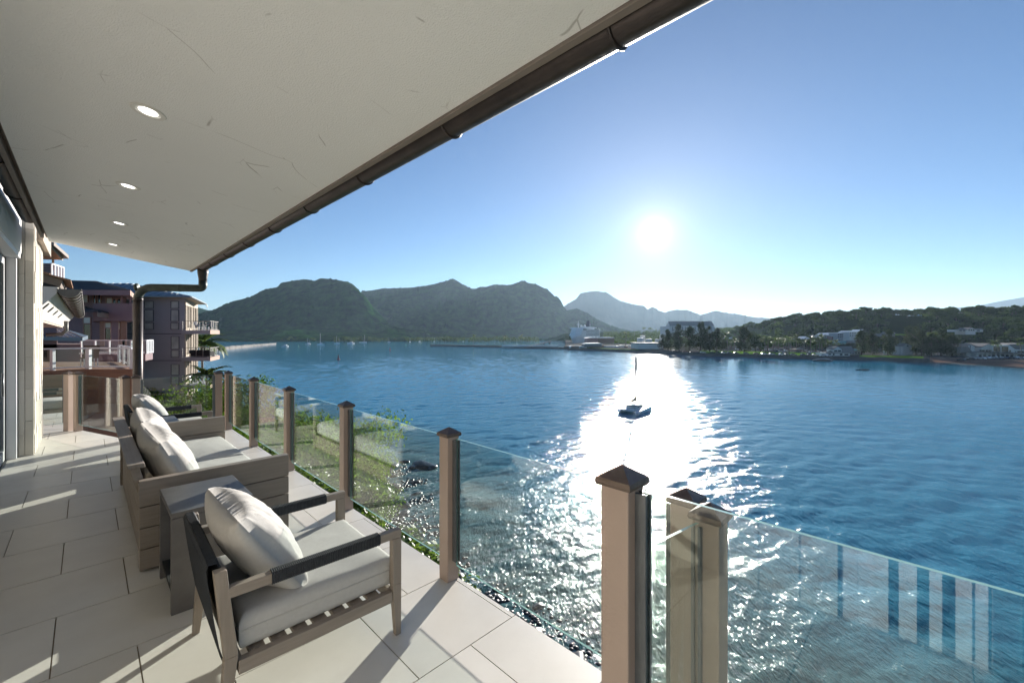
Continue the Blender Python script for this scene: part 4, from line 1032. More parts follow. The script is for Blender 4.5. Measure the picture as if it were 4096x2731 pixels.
# casuarinas and palms along the far shore
for i, (px, Y, h, wd) in enumerate(sorted(((2672, 480, 24, .95), (2715, 470, 29, 1.0), (2760, 462, 27, 1.05), (2805, 458, 31, 1.05), (2838, 452, 27, 1.0), (2868, 446, 25, 1.0), (2650, 500, 18, 1.1), (2893, 470, 18, 1.1)))):
    tree('casuarina', gpx(px, Y), h, wd, ORD[i] + ' casuarina from the left in the grove left of the park lawn', 'casuarinas left of the lawn')
for px, Y, h, wd, lab in ((2975, 412, 26, .95, 'tall feathery casuarina standing alone on the park lawn'), (3447, 372, 22, .95, 'left of two casuarinas beside the gabled shore house'), (3490, 374, 20, .9, 'right of two casuarinas beside the gabled shore house'), (3553, 366, 22, 1.05, 'broad single casuarina on the small lawn by the sea wall')):
    tree('casuarina', gpx(px, Y), h, wd, lab)
for i, (px, Y, h, wd) in enumerate(sorted(((3665, 372, 25, 1.0), (3690, 355, 21, 1.1), (3725, 352, 18, 1.2), (3765, 350, 19, 1.25), (3805, 348, 18, 1.2), (3640, 392, 26, .9)))):
    tree('casuarina', gpx(px, Y), h, wd, ORD[i] + ' casuarina from the left in the clump beside the white hotel', 'casuarinas by the hotel')
for i, (px, Y, h, wd) in enumerate(((3022, 446, 19, 1.1), (3043, 452, 18, 1.2), (3070, 470, 17, 1.2), (3262, 420, 15, 1.2), (3290, 440, 14, 1.2))):
    tree('broad', gpx(px, Y), h, wd, ORD[i] + ' dark round tree from the left among the park palms', 'trees among the park palms')
for i in range(26):
    px = 2885 + i * 15 + rgt.uniform(-5, 5); tree('broad', gpx(px, rgt.uniform(500, 590)), rgt.uniform(10, 15), rgt.uniform(1.1, 1.4), 'dark tree in the belt behind the park lawn', 'tree belt behind the lawn')
PALM = [(3050 + 13.5 * i + rgt.uniform(-6, 6), rgt.uniform(400, 470), rgt.uniform(13, 19)) for i in range(19)]
for i, (px, Y, h) in enumerate(sorted(PALM)): tree('palm', gpx(px, Y), h, 1.15, ORD[i] + ' coconut palm from the left in the grove along the park lawn', 'palms along the park lawn')
for i, (px, Y, h) in enumerate(sorted(((2912, 430, 21), (2938, 440, 15), (2945, 418, 13), (2845, 520, 20), (3330, 420, 12), (3350, 425, 13), (3306, 405, 12)))): tree('palm', gpx(px, Y), h, 1.2, ORD[i] + ' from the left of the scattered palms by the park and shore road', 'scattered shore palms')
for i, (px, Y, h) in enumerate(((3708, 400, 21), (3745, 395, 20), (3775, 390, 18), (3990, 330, 14), (4088, 322, 16))): tree('palm', gpx(px, Y), h, 1.3, ORD[i] + ' from the left of the tall palms near the white hotel', 'palms near the hotel')
for i, (px, Y, h) in enumerate(((1893, 700, 18), (2016, 660, 17), (2083, 640, 18), (2502, 590, 22))): tree('palm', bear(px, Y, SEA + 2.4), h, 1.1, ORD[i] + ' from the left of the lone palms on the pier and harbour yard', 'palms on the pier')
for px, Y, h in ((2575, 1250, 24), (2580, 1255, 23), (2597, 1240, 20), (2603, 1260, 22), (2608, 1250, 18), (2625, 1240, 16), (2640, 1245, 15)): tree('palm', gpx(px, Y, 6), h * .8, .9, 'tiny palm on the skyline left of the white terminal', 'skyline palms')

# ---- foliage on our own bluff
def bush_meshes(k, n, size, mname, blobs=9, flat=.3):
    rg = random.Random(300 + k); bl = [(rg.uniform(-.6, .6), rg.uniform(-.6, .6), rg.uniform(.15, .75), rg.uniform(.25, .45), .8) for i in range(blobs)]
    return leaves(n, bl, size, 300 + k, mname, 'foliage', flat=flat, aspect=.55)
stemm = trunk_mesh(.7, .05, 6, 77)
BUSH = [bush_meshes(k, 2600, .085, 'leaf_bush') for k in range(3)]
BIGB = [bush_meshes(10 + k, 5200, .055, 'leaf_bush', 16) for k in range(3)]
IVY = [bush_meshes(20 + k, 1500, .13, 'leaf_ivy') for k in range(2)]
def bush(ms, loc, s, label, group=None, cat='bush', name='bush'):
    e = empty(name, loc, rgt.uniform(0, 6.28), label, cat, group); e.scale = s if hasattr(s, '__len__') else (s,) * 3
    link_mesh('foliage', rgt.choice(ms), e); link_mesh('stem', stemm, e); return e
# trees / shrubs seen through the railing: px, py of the middle, distance, radius
for px, py, Y, s, lab in ((925, 1605, 33, 3.6, 'leafy tree right behind the far pair of railing posts'), (850, 1760, 24, 2.6, 'round green shrub below the far end railing'),
                          (1015, 1700, 23, 2.6, 'green shrub seen through the last glass panes'), (1085, 1790, 19, 2.4, 'low green shrub behind the sofa front'),
                          (1240, 1760, 24, 3.6, 'bushy tree in the middle of the slope below the railing'), (1370, 1770, 23, 3.2, 'small leaved tree leaning toward the shore rocks'),
                          (1160, 1850, 16, 2.2, 'shrub directly below the third glass pane'), (1300, 1900, 17, 2.3, 'dense shrub on the slope above the boulders'),
                          (1440, 1880, 19, 1.9, 'trailing bright green shrub reaching down to the boulders'), (1475, 1990, 17, 1.5, 'small bright shrub at the edge of the boulders'),
                          (1010, 1820, 15, 1.9, 'low shrub just outside the far glass pane')):
    p = at(px, py, Y); bush(BIGB, (p.x, p.y, p.z - s * .5), s, lab)
for i, u in enumerate(np.arange(3.5, 9.3, .42)):
    s = rgt.uniform(.42, .62); bush(IVY, D(u, 2.16 + rgt.uniform(-.05, .12), -.62 + rgt.uniform(-.12, .06) - (.25 if u < 4.4 else 0)), (s, s, s * .75), ORD[i] + ' hedge plant outside the terrace edge, counted from the near end', 'hedge plants along the terrace edge', 'hedge plant', 'hedge_plant')
# palms beside the grey apartments
mcoco = MB(); rgp = random.Random(4)
TREE['bigpalm'] = [mk_palm(50 + k, 22) for k in range(2)]
for px, py, Y, h, lab in ((830, 1500, 42, 6, 'feathery palm under the lowest balcony'), (900, 1545, 38, 4.5, 'palm leaning out over the water past the balconies'), (812, 1372, 62, 10, 'palm crown showing between the two upper balconies')):
    p = at(px, py, Y); e = empty('palm_tree', (p.x, p.y, p.z - h * .8), rgp.uniform(0, 6), lab, 'palm tree'); e.scale = (h * 1.2, h * 1.2, h)
    c, t = rgp.choice(TREE['bigpalm']); link_mesh('crown', c, e); link_mesh('trunk', t, e)
for px, py, Y, s, lab in ((790, 1650, 40, 3.6, 'dark shrubbery beneath the lowest balcony'), (860, 1590, 41, 2.6, 'bright green shrub at the corner of the lowest balcony'), (800, 1740, 28, 3.0, 'green shrub in front of the apartment house foot'), (740, 1790, 22, 2.4, 'shrub behind the far armchair')):
    p = at(px, py, Y); bush(BIGB, (p.x, p.y, p.z - s * .5), s, lab)

def ground_cover():
    rg = np.random.RandomState(17); n = 52000
    X = rg.uniform(-62, 14, n * 3); Y = rg.uniform(3, 84, n * 3); dd = shore_dist(X, Y)
    ok = (dd > 6.5 + 3.5 * fbm(X * .3, Y * .3, 3)) & (X + Y > 5.5); X, Y = X[ok][:n], Y[ok][:n]; n = len(X)
    Z = bluff_h(X, Y) + rg.rand(n) ** 1.5 * 1.3 * (.4 + fbm(X * .35, Y * .35, 3))
    nn = rg.normal(size=(n, 3)) * .7 + (.25, .25, .8); nn /= np.linalg.norm(nn, axis=1)[:, None]
    a = np.cross(nn, rg.normal(size=(n, 3))); a /= np.linalg.norm(a, axis=1)[:, None]; b = np.cross(nn, a); s = (.30 + .35 * rg.rand(n))[:, None]; P = np.stack([X, Y, Z], -1)
    V = np.stack([P - a * s * .5, P + b * s * .3, P + a * s * .5, P - b * s * .3], 1).reshape(-1, 3)
    me = bpy.data.meshes.new('ground_cover'); me.vertices.add(4 * n); me.vertices.foreach_set('co', V.reshape(-1).astype(np.float32)); me.loops.add(4 * n); me.loops.foreach_set('vertex_index', np.arange(4 * n, dtype=np.int32)); me.polygons.add(n); me.polygons.foreach_set('loop_start', np.arange(0, 4 * n, 4, dtype=np.int32))
    me.materials.append(MAT['leaf_bush']); me.update(calc_edges=True); tag(link_mesh('ground_cover', me), 'leafy ground cover over the slope below the terrace', 'ground cover', kind='stuff')
ground_cover()
# ================================================================== NEIGHBOURING BUILDINGS (left)
mat('grey_render', (.36, .35, .38), .9, (.41, .40, .43), 1.2, .6, bump=.01, bscale=40)
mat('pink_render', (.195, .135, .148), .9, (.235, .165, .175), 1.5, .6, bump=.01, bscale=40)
mat('pink_light', (.36, .24, .19), .85, (.42, .29, .235), 2, .5)  # pale pink; also used to paint sunlight onto right-hand end faces
mat('terracotta', (.22, .125, .085), .8, (.29, .17, .115), 2, .6, stretch=(1, 1, 8))
mat('shingle_dark', (.030, .034, .042), .8, (.075, .08, .09), 3, .6, bump=.05, bscale=6, stretch=(1, 1, 4))
mat('shingle_wood', (.20, .10, .055), .85, (.34, .19, .11), 5, .6, bump=.03, bscale=9)
mat('metal_roof', (.11, .15, .19), .4, (.14, .185, .23), 1, .5, metal=.3)
mat('cream_wall', (.44, .37, .29), .85, (.50, .42, .34), 2, .5)
mat('window_dark', (.020, .024, .028), .08, spec=.7)
mat('window_blind', (.62, .64, .60), .35, (.42, .44, .42), .9, .3, spec=.7)
mat('steel', (.38, .37, .35), .35, metal=.8)
mat('cedar', (.42, .20, .09), .7, (.52, .27, .13), 6, .6, stretch=(1, 6, 6))
mat('copper_old', (.10, .105, .095), .5, (.22, .20, .185), 4, .6, metal=.45, bump=.004, bscale=20)
mat('wicker', (.07, .045, .03), .8, (.11, .07, .045), 30, .6)
mat('navy', (.012, .02, .05), .8); mat('dark_cloth', (.02, .02, .022), .85)
def fp(m, pts, Y, depth, mi=0, dx=None):           # front outline given on photo bearings at distance Y, extruded away
    P = [at(x, y, Y) for x, y in pts]
    dx = (-1.06 * depth if Y < 60 else 0) if dx is None else dx
    return m.hexa([(p.x, p.y, p.z) for p in P], [(p.x + dx, p.y + depth, p.z) for p in P], mi)
def rect(x0, y0, x1, y1): return [(x0, y1), (x1, y1), (x1, y0), (x0, y0)]
def window(parent, x0, y0, x1, y1, Y, mname='window_dark', frame='channel', fw=.05):
    a = at(x0, y0, Y); b = at(x1, y1, Y)
    m = MB(); X0, X1, Z0, Z1 = a.x, b.x, b.z, a.z; d = Y - .07
    for (p, q, r, s) in ((X0 - fw, X0, Z0 - fw, Z1 + fw), (X1, X1 + fw, Z0 - fw, Z1 + fw), (X0, X1, Z0 - fw, Z0), (X0, X1, Z1, Z1 + fw)): m.box(p, q, d, Y + .02, r, s)
    o = m.build('window', [frame], parent)
    MB().box(X0, X1, Y - .03, Y + .02, Z0, Z1).build('pane', [mname], o); return o
# ---- grey apartment house
gb = empty('apartment_building', (0, 0, 0), 0, 'grey apartment house with steel railed balconies and blue metal roof', 'building')
CY = 47.0; plan = [(-64, 47), (-36.2, 47), (-39.7, 53.5), (-64, 58)]
MB().prism(plan, -17, 6.0).build('wall', ['grey_render'], gb)
for z in (1.75, -1.2):
    MB().box(-63, -36.15, 46.97, 46.995, z, z + .06).build('wall_joint', ['dark_frame'], gb)
for (x0, x1) in ((581, 614), (686, 715)):
    for (y0, y1, mm) in ((1206, 1232, 'window_blind'), (1240, 1284, 'window_blind'), (1292, 1316, 'window_blind')): window(gb, x0, y0, x1, y1, CY, mm)
for (y0, y1) in ((1347, 1395), (1402, 1427), (1458, 1498), (1506, 1536)): window(gb, 687, y0, 716, y1, CY, 'window_blind')
window(gb, 524, 1291, 541, 1316, CY, 'window_blind')
# sunlit side wall with tall glazing between cream mullions
sdv = (Vector((-39.7, 53.5)) - Vector((-36.2, 47))); sl_ = sdv.length; sdir = sdv.normalized(); snrm = Vector((sdir.y, -sdir.x))
def side_quad(t0, t1, z0, z1, off, th):
    a = Vector((-36.2, 47)) + sdir * sl_ * t0 + snrm * off; b = Vector((-36.2, 47)) + sdir * sl_ * t1 + snrm * off
    n = snrm * th
    return [(*a, z0), (*b, z0), (*(b + n), z0), (*(a + n), z0)], [(*a, z1), (*b, z1), (*(b + n), z1), (*(a + n), z1)]
for (z0, z1) in ((2.3, 4.95), (-.65, 1.9), (-3.65, -1.1), (-7.5, -4.1)):
    m = MB(); m.hexa(*side_quad(.02, .98, z0, z1, .01, .03)); m.build('pane', ['window_dark'], gb)
    m = MB()
    for t in (0, .12, .27, .44, .52, .66, .82, .96): m.hexa(*side_quad(t, t + .04, z0, z1, .01, .12))
    m.hexa(*side_quad(0, 1, z1 - .02, z1 + .55, .01, .10)); m.build('mullion', ['cream_wall'], gb)
slabs = (2.16, -.79, -3.80)
for k, z in enumerate(slabs):
    b = MB(); pl = [(-36.18, 46.5), (-32.9, 46.3), (-34.7, 50.4), (-38.0, 50.8)]
    b.prism(pl, z - .40, z); bo = b.build('balcony', ['grey_render'], gb)
    e0, e1 = Vector(pl[1]), Vector(pl[2])
    m = MB(); nn = Vector((e1.y - e0.y, -(e1.x - e0.x))).normalized() * .03
    m.hexa([(*(e0 + nn * .2), z - .42), (*(e1 + nn * .2), z - .42), (*(e1 + nn), z - .42), (*(e0 + nn), z - .42)], [(*(e0 + nn * .2), z + .02), (*(e1 + nn * .2), z + .02), (*(e1 + nn), z + .02), (*(e0 + nn), z + .02)])
    m.build('sunlit_edge', ['pink_light'], bo)  # slab's right end face, its sunlight painted in as pale pink
    m = MB()
    def rail(p, q, n):
        p = Vector(p); q = Vector(q)
        for h in (1.02, .10): m.bar((*p, z + h), (*q, z + h), .04, .04)
        for i in range(n + 1):
            t = p.lerp(q, i / n); m.bar((*t, z), (*t, z + 1.02), .035, .035)
    rail((-36.1, 46.58), (-33.0, 46.4), 4); rail((-33.0, 46.4), (-34.75, 50.3), 5); rail((-34.75, 50.3), (-38.0, 50.7), 4)
    m.build('balcony_railing', ['steel'], bo)
m = MB()
A, B, C_, D_ = Vector((-64, 45.6, 6.15)), Vector((-34.5, 45.6, 5.85)), Vector((-37.9, 52.6, 5.55)), Vector((-64, 58.5, 6.1)); E_, F_ = Vector((-64, 51, 7.9)), Vector((-45.8, 51, 7.85))
dn = Vector((0, 0, -.16))
m.add([A, B, C_, D_, E_, F_, A + dn, B + dn, C_ + dn, D_ + dn], [(0, 1, 5, 4), (1, 2, 5), (2, 3, 4, 5), (0, 6, 7, 1), (1, 7, 8, 2), (2, 8, 9, 3)]); ro = m.build('roof', ['metal_roof'], gb)
m = MB(); m.add([A + dn, B + dn, C_ + dn, D_ + dn], [(3, 2, 1, 0)]); m.build('roof_soffit', ['cream_wall'], gb)
m = MB()
for i in range(34):
    t = i / 33; p = A.lerp(B, t); q = E_.lerp(F_, min(1, t * 1.55)) if t < .64 else F_.lerp(B, (t - .64) / .36 * .98)
    if (q - p).length > .3: m.bar(p + Vector((0, 0, .02)), q + Vector((0, 0, .02)), .05, .06)
m.build('roof_seam', ['metal_roof'], ro)
m = MB(); m.tube([B + Vector((.05, 0, -.1)), C_ + Vector((.05, 0, -.1))], .09, 8); m.tube([C_ + Vector((.05, 0, -.1)), C_ + Vector((.15, .1, -.5))], .05, 6); m.build('gutter', ['steel'], ro)
# patio furniture on those balconies
def patio_chair(loc, rz, mname, label, s=1.0, group='patio chairs on the balconies'):
    e = empty('patio_chair', loc, rz, label, 'chair', group)
    m = MB(); m.box(-.25, .25, -.25, .25, .40, .44); m.build('seat', [mname], e)
    m = MB(); m.hexa([(-.25, -.25, .44), (-.21, -.25, .44), (-.21, .25, .44), (-.25, .25, .44)], [(-.38, -.25, .98), (-.34, -.25, .98), (-.34, .25, .98), (-.38, .25, .98)]); m.build('backrest', [mname], e)
    for a in (-.22, .22):
        for b in (-.22, .22): m = MB(); m.bar((a, b, 0), (a, b, .42), .035, .035); m.build('leg', ['white_metal'], e)
    for b in (-.26, .26): m = MB(); m.box(-.25, .22, b - .02, b + .02, .60, .64); m.build('arm', ['white_metal'], e)
    return e
def patio_table(loc, mname, label, r=.55):
    e = empty('patio_table', loc, 0, label, 'table'); MB().lathe([(r, .70), (r, .74)], 20).build('table_top', [mname], e); MB().lathe([(.28, 0), (.05, .05), (.04, .70)], 10).build('pedestal', ['white_metal'], e)
for (x, y, a, mm, k, lab) in ((-35.1, 47.6, 0, 'navy', 0, 'navy chair left of the table on the top balcony'), (-33.9, 47.5, 3.1, 'navy', 0, 'navy chair right of the table on the top balcony'), (-35.4, 47.2, .3, 'white_metal', 2, 'white chair leaning at the left of the lowest balcony'), (-34.9, 46.9, 1.2, 'white_metal', 2, 'white chair near the edge of the lowest balcony'), (-34.0, 48.2, 3.4, 'white_metal', 2, 'white chair at the far side of the lowest balcony')):
    patio_chair((x, y, slabs[k] + .001), a, mm, lab)
patio_table((-34.5, 47.6, slabs[0] + .001), 'navy', 'navy topped table on the top balcony'); patio_table((-34.6, 47.7, slabs[2] + .001), 'white_metal', 'white round table on the lowest balcony')
def wicker_sofa(loc, w_, label):
    e = empty('outdoor_sofa', loc, 0, label, 'sofa', 'wicker seats on the middle balcony')
    MB().box(-w_ / 2, w_ / 2, -.4, .4, .02, .42).build('seat', ['dark_cloth'], e, bevel=.02); MB().box(-w_ / 2, w_ / 2, -.45, -.30, .42, .80).build('backrest', ['dark_cloth'], e, bevel=.02)
    for s in (-1, 1): MB().box(min(s * w_ / 2, s * (w_ / 2 - .12)), max(s * w_ / 2, s * (w_ / 2 - .12)), -.29, .4, .42, .62).build('arm', ['dark_cloth'], e, bevel=.02)
wicker_sofa((-34.9, 47.3, slabs[1] + .001), 1.3, 'dark wicker seat at the left of the middle balcony'); wicker_sofa((-33.75, 47.2, slabs[1] + .001), .9, 'dark wicker seat at the right of the middle balcony')

# ---- pink-brown house with dark shingle roof
pb = empty('house', (0, 0, 0), 0, 'pinkish brown house with dark shingle hip roof and solid balcony', 'house')
m = MB(); fp(m, rect(180, 1160, 505, 1480), 37.5, 8); m.build('wall', ['pink_render'], pb)
m = MB(); fp(m, rect(372, 1213, 527, 1283), 35.0, .2); m.build('balcony_wall', ['pink_render'], pb)
m = MB(); a = at(527, 1283, 35.0); q = [(a.x + .005, 35.0), (a.x + .18, 35.0), (a.x - 1.75, 37.3), (a.x - 1.95, 37.3)]; m.prism(q, a.z - .05, a.z + 1.46); m.build('balcony_wall', ['pink_light'], pb)  # right end of the balcony wall, sunlight put into the paler colour
m = MB(); a = at(372, 1283, 35); b = at(527, 1283, 35); m.prism([(a.x - .25, 35.2), (b.x - .25, 35.2), (b.x - 2.3, 37.4), (a.x - 2.3, 37.4)], a.z - .04, a.z + .15); m.build('balcony_floor', ['pink_render'], pb)
for (x0, x1, mm) in ((400, 416, 'terracotta'), (446, 472, 'pink_render'), (482, 505, 'terracotta')):
    m = MB(); fp(m, rect(x0, 1284, x1, 1385), 35.4, .5); m.build('column', [mm], pb); 
    a = at(x1, 1385, 35.4); m = MB(); m.prism([(a.x + .001, 35.40), (a.x + .07, 35.40), (a.x - .42, 35.88), (a.x - .50, 35.88)], a.z, a.z + 2.05); m.build('column_side', ['pink_light'], pb)  # paler strip over the right side of the column
for (x0, y0, x1, y1, mm) in ((325, 1170, 352, 1208, 'window_blind'), (376, 1170, 384, 1211, 'window_dark'), (394, 1176, 404, 1211, 'window_dark'), (428, 1193, 450, 1212, 'window_blind'), (454, 1197, 465, 1212, 'window_dark'), (471, 1196, 484, 1212, 'window_dark'), (336, 1270, 363, 1292, 'window_blind'), (337, 1298, 363, 1356, 'window_dark'), (422, 1290, 445, 1310, 'window_blind'), (423, 1314, 444, 1356, 'window_dark'), (474, 1290, 483, 1316, 'window_blind')):
    window(pb, x0, y0, x1, y1, 37.5, mm, 'pink_light')
for (x0, x1) in ((484, 491), (519, 526)):
    m = MB(); fp(m, rect(x0, 1166, x1, 1213), 35.05, .2); m.build('balcony_post', ['pink_render'], pb)
P = [at(160, 1158, 34.2), at(521, 1160, 34.2), at(541, 1179, 38.5), at(520, 1168, 44), at(160, 1150, 44)]; rA, rB = at(255, 1121, 39), at(381, 1124, 39)
m = MB(); m.add(P + [rA, rB], [(0, 1, 6, 5), (1, 2, 6), (2, 3, 6), (3, 4, 5, 6)]); 
for i in range(9):      # shingle courses
    t0, t1 = i / 9, (i + 1) / 9; p, q = P[0].lerp(rA, t0), P[1].lerp(rB, t0); p2, q2 = P[0].lerp(rA, t1), P[1].lerp(rB, t1); up = Vector((0, -.02, .05))
    m.add([p + up, q + up, q2 + up * .3, p2 + up * .3, p, q], [(0, 1, 2, 3), (4, 5, 1, 0)])
ro = m.build('roof', ['shingle_dark'], pb)
m = MB(); dz = Vector((0, 0, -.42)); up0 = Vector((0, 0, -.01))
m.add([P[0] + up0, P[1] + up0, P[2] + up0, P[0] + dz, P[1] + dz, P[2] + dz, P[3] + dz, P[4] + dz], [(0, 3, 4, 1), (3, 7, 6, 5, 4)]); m.build('fascia_board', ['pink_render'], ro)
m = MB(); m.add([P[1] + up0, P[2] + up0, P[2] + dz, P[1] + dz], [(0, 3, 2, 1)]); m.build('fascia_board', ['pink_light'], ro)  # right side of the fascia in the lighter, sunlit tone
P = [at(300, 1226, 36), at(345, 1226, 37), at(434, 1249, 35), at(390, 1240, 33.6), at(300, 1240, 33.6)]
m = MB(); m.hexa([P[4] + dz * .4, P[3] + dz * .4, P[2] + dz * .4, P[1] + dz * .4, P[0] + dz * .4], [P[4], P[3], P[2], P[1], P[0]]); m.build('porch_roof', ['shingle_dark'], pb)
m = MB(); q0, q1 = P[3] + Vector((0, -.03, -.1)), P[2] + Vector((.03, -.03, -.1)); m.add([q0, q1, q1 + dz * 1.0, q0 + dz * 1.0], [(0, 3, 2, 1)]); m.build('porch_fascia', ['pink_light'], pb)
# white railed deck of that house
def white_rail(parent, pts, z0, h, panel=True, n=3, pw=.09):
    for p, q in zip(pts[:-1], pts[1:]):
        p = Vector(p); q = Vector(q); m = MB()
        m.bar((*p, z0 + h), (*q, z0 + h), pw, .06); m.bar((*p, z0 + .10), (*q, z0 + .10), pw * .7, .05); m.build('rail', ['white_metal'], parent)
        for i in range(n + 1):
            t = p.lerp(q, i / n); MB().bar((*t, z0), (*t, z0 + h - .031), pw, pw).build('rail_post', ['white_metal'], parent)
        if panel:
            for i in range(n):
                a_, b_ = p.lerp(q, (i + .06) / n), p.lerp(q, (i + .94) / n); d = (b_ - a_).normalized(); nn = Vector((d.y, -d.x)) * .006
                g = MB(); g.hexa([(*(a_ + nn), z0 + .14), (*(b_ + nn), z0 + .14), (*(b_ - nn), z0 + .14), (*(a_ - nn), z0 + .14)], [(*(a_ + nn), z0 + h - .05), (*(b_ + nn), z0 + h - .05), (*(b_ - nn), z0 + h - .05), (*(a_ - nn), z0 + h - .05)]); g.build('glass_pane', ['rail_glass'], parent)
wd = empty('wooden_deck', (0, 0, 0), 0, 'upper timber deck with white posts and glass in front of the pink house', 'deck')
za = at(400, 1361, 31).z - 1.0
pl = [(at(320, 0, 31).x, 31), (at(490, 0, 31).x, 31), (at(582, 0, 31.2).x, 31.2), (at(611, 0, 33).x, 33), (at(560, 0, 37).x, 37), (at(300, 0, 37).x, 37)]
MB().prism(pl, za - .5, za).build('deck_body', ['pink_render'], wd); white_rail(wd, [(p[0] * .999, p[1] + .05) for p in pl[:3]], za, 1.0, n=3); white_rail(wd, [(pl[2][0], pl[2][1] + .05), (pl[3][0], pl[3][1])], za, 1.0, n=4)
MB().prism([(-40, 31.5), (at(540, 0, 31.5).x, 31.5), (at(540, 0, 36).x, 36), (-42, 36)], -14, za - .51).build('wall', ['pink_render'], wd)
# nearer deck with white railings and terracotta boards
nd_ = empty('wooden_deck', (0, 0, 0), 0, 'nearer terracotta deck with white railings beyond the stone pillar', 'deck')
z0 = .27; pl = [(-23.5, 14.2), (-19.3, 16.4), (-18.0, 18.0), (-16.06, 18.0), (-20.9, 22.7), (-25, 22.7)]
MB().prism(pl, z0 - .12, z0).build('deck_board', ['terracotta'], nd_)
for i in range(5):
    q = [(p[0] + (.03 if i % 2 else 0), p[1] + (.02 if i % 2 else 0)) for p in pl]; MB().prism(q, z0 - .12 - .27 * (i + 1), z0 - .13 - .27 * i).build('skirt_board', ['terracotta'], nd_)
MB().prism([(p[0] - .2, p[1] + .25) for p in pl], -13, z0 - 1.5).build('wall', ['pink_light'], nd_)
white_rail(nd_, [(-23.3, 14.35), (-19.32, 16.5), (-18.05, 18.08)], z0, .88, n=2, pw=.12); white_rail(nd_, [(-18.0, 18.08), (-16.15, 18.08)], z0, .88, n=1, pw=.13); white_rail(nd_, [(-16.15, 18.2), (-20.9, 22.6)], z0, .88, n=3)
for i, (x, y) in enumerate(((-20.0, 17.6), (-21.4, 17.0), (-18.9, 19.0))): patio_chair((x, y, z0 + .001), i * 1.3, 'wicker', ('left', 'middle', 'right')[i] + ' brown wicker chair on the nearer neighbouring deck', group='wicker chairs on the neighbouring deck')
# lower patio seen through the slanted glass
lp = empty('wooden_deck', (0, 0, 0), 0, 'lower terracotta deck below the slanted glass railing', 'deck')
MB().prism([(-15.2, 12.0), (-11.4, 11.7), (-13.9, 15.0), (-17.5, 16.5)], -3.3, -3.0).build('deck_board', ['terracotta'], lp)
white_rail(lp, [(-17.3, 16.3), (-14.0, 14.95)], -3.0, 1.0, n=4); white_rail(lp, [(-14.0, 14.95), (-11.5, 11.8)], -3.0, 1.0, n=3)
# ---- low metal roof and awning in front
lr = empty('porch_roof', (0, 0, 0), 0, 'low dark seamed metal roof between the decks at the far left', 'roof')
P = [at(100, 1345, 24), at(330, 1350, 24), at(352, 1342, 26), at(240, 1310, 28), at(100, 1300, 28)]
m = MB(); m.hexa([p + Vector((0, 0, -.2)) for p in P], P); m.build('roof_panel', ['metal_roof'], lr)
m = MB()
for i in range(9): t = i / 8; m.bar(P[0].lerp(P[1], t) + Vector((0, 0, .03)), P[4].lerp(P[3], t) + Vector((0, 0, .03)), .05, .05)
m.build('roof_seam', ['steel'], lr)
m = MB(); m.prism([(-32, 24.5), (P[1].x - .6, 24.5), (P[1].x - 3.6, 27.5), (-33, 27.5)], -2, P[1].z - .4); m.build('wall', ['pink_render'], lr)

# ---- neighbouring eave with copper gutter (parallel to our terrace)
ne = empty('neighbour_eave', (0, 0, 0), DECK_RZ, 'neighbouring shingled eave with ribbed copper gutter and round vents', 'roof')
NG = (13.0, 30.0, -.27, 2.70, .175)
half_round(NG[0], NG[1], NG[2], NG[3], NG[4]).build('gutter_channel', ['copper_old'], ne, smooth=True)
u = 13.3
while u < 29:
    b = MB(); b.tube([(NG[2] - (NG[4] + .006) * math.cos(math.pi * i / 14), u, NG[3] - (NG[4] + .006) * math.sin(math.pi * i / 14)) for i in range(15)], .014, 6); b.build('gutter_strap', ['gutter_metal'], ne, smooth=True); u += 1.05
m = MB(); m.tube([(NG[2] + NG[4], NG[0], NG[3]), (NG[2] + NG[4], NG[1], NG[3])], .02, 8); m.build('gutter_bead', ['copper_old'], ne, smooth=True)
m = MB(); m.hexa([(-.40, 13.0, 2.74), (-.40, 30, 2.74), (-5, 30, 4.3), (-5, 13.0, 4.3)][::-1], [(-.36, 12.95, 2.88), (-.36, 30, 2.88), (-5, 30, 4.5), (-5, 12.95, 4.5)][::-1]); m.build('roof_deck', ['fascia'], ne)
rr_ = random.Random(9); 
for i in range(10):
    v0 = -.36 - i * .3; z0_ = 2.885 + i * .105
    for j in range(5):
        u0 = 12.86 + j * .42 + rr_.uniform(-.03, .03)
        m = MB(); m.hexa([(v0 + .12, u0, z0_ - .035), (v0 + .12, u0 + .40, z0_ - .035), (v0 - .30, u0 + .40, z0_ + .105), (v0 - .30, u0, z0_ + .105)][::-1], [(v0 + .12, u0, z0_ + rr_.uniform(.0, .02)), (v0 + .12, u0 + .40, z0_ + .01), (v0 - .30, u0 + .40, z0_ + .125), (v0 - .30, u0, z0_ + .125)][::-1]); m.build('shingle', ['shingle_wood'], ne)
m = MB(); m.hexa([(-.45, 13.03, 2.60), (-.45, 30, 2.60), (-.82, 30, 2.12), (-.82, 13.03, 2.12)][::-1], [(-.43, 13.03, 2.735), (-.43, 30, 2.735), (-.95, 30, 2.735), (-.95, 13.03, 2.735)][::-1]); m.build('vent_board', ['lamp_trim'], ne)
for u in (13.6, 15.4, 17.6, 20.4):
    m = MB(); c = Vector((-.637, u, 2.358)); n1 = Vector((0, 1, 0)); n2 = Vector((-.37, 0, -.48)).normalized(); nn = Vector((.62, 0, -.48)).normalized()
    m.tube([c + nn * .012 + n1 * .075 * math.cos(t) + n2 * .075 * math.sin(t) for t in np.linspace(0, 2 * math.pi, 17)], .012, 5, cap=False); m.build('vent_ring', ['dark_frame'], ne)
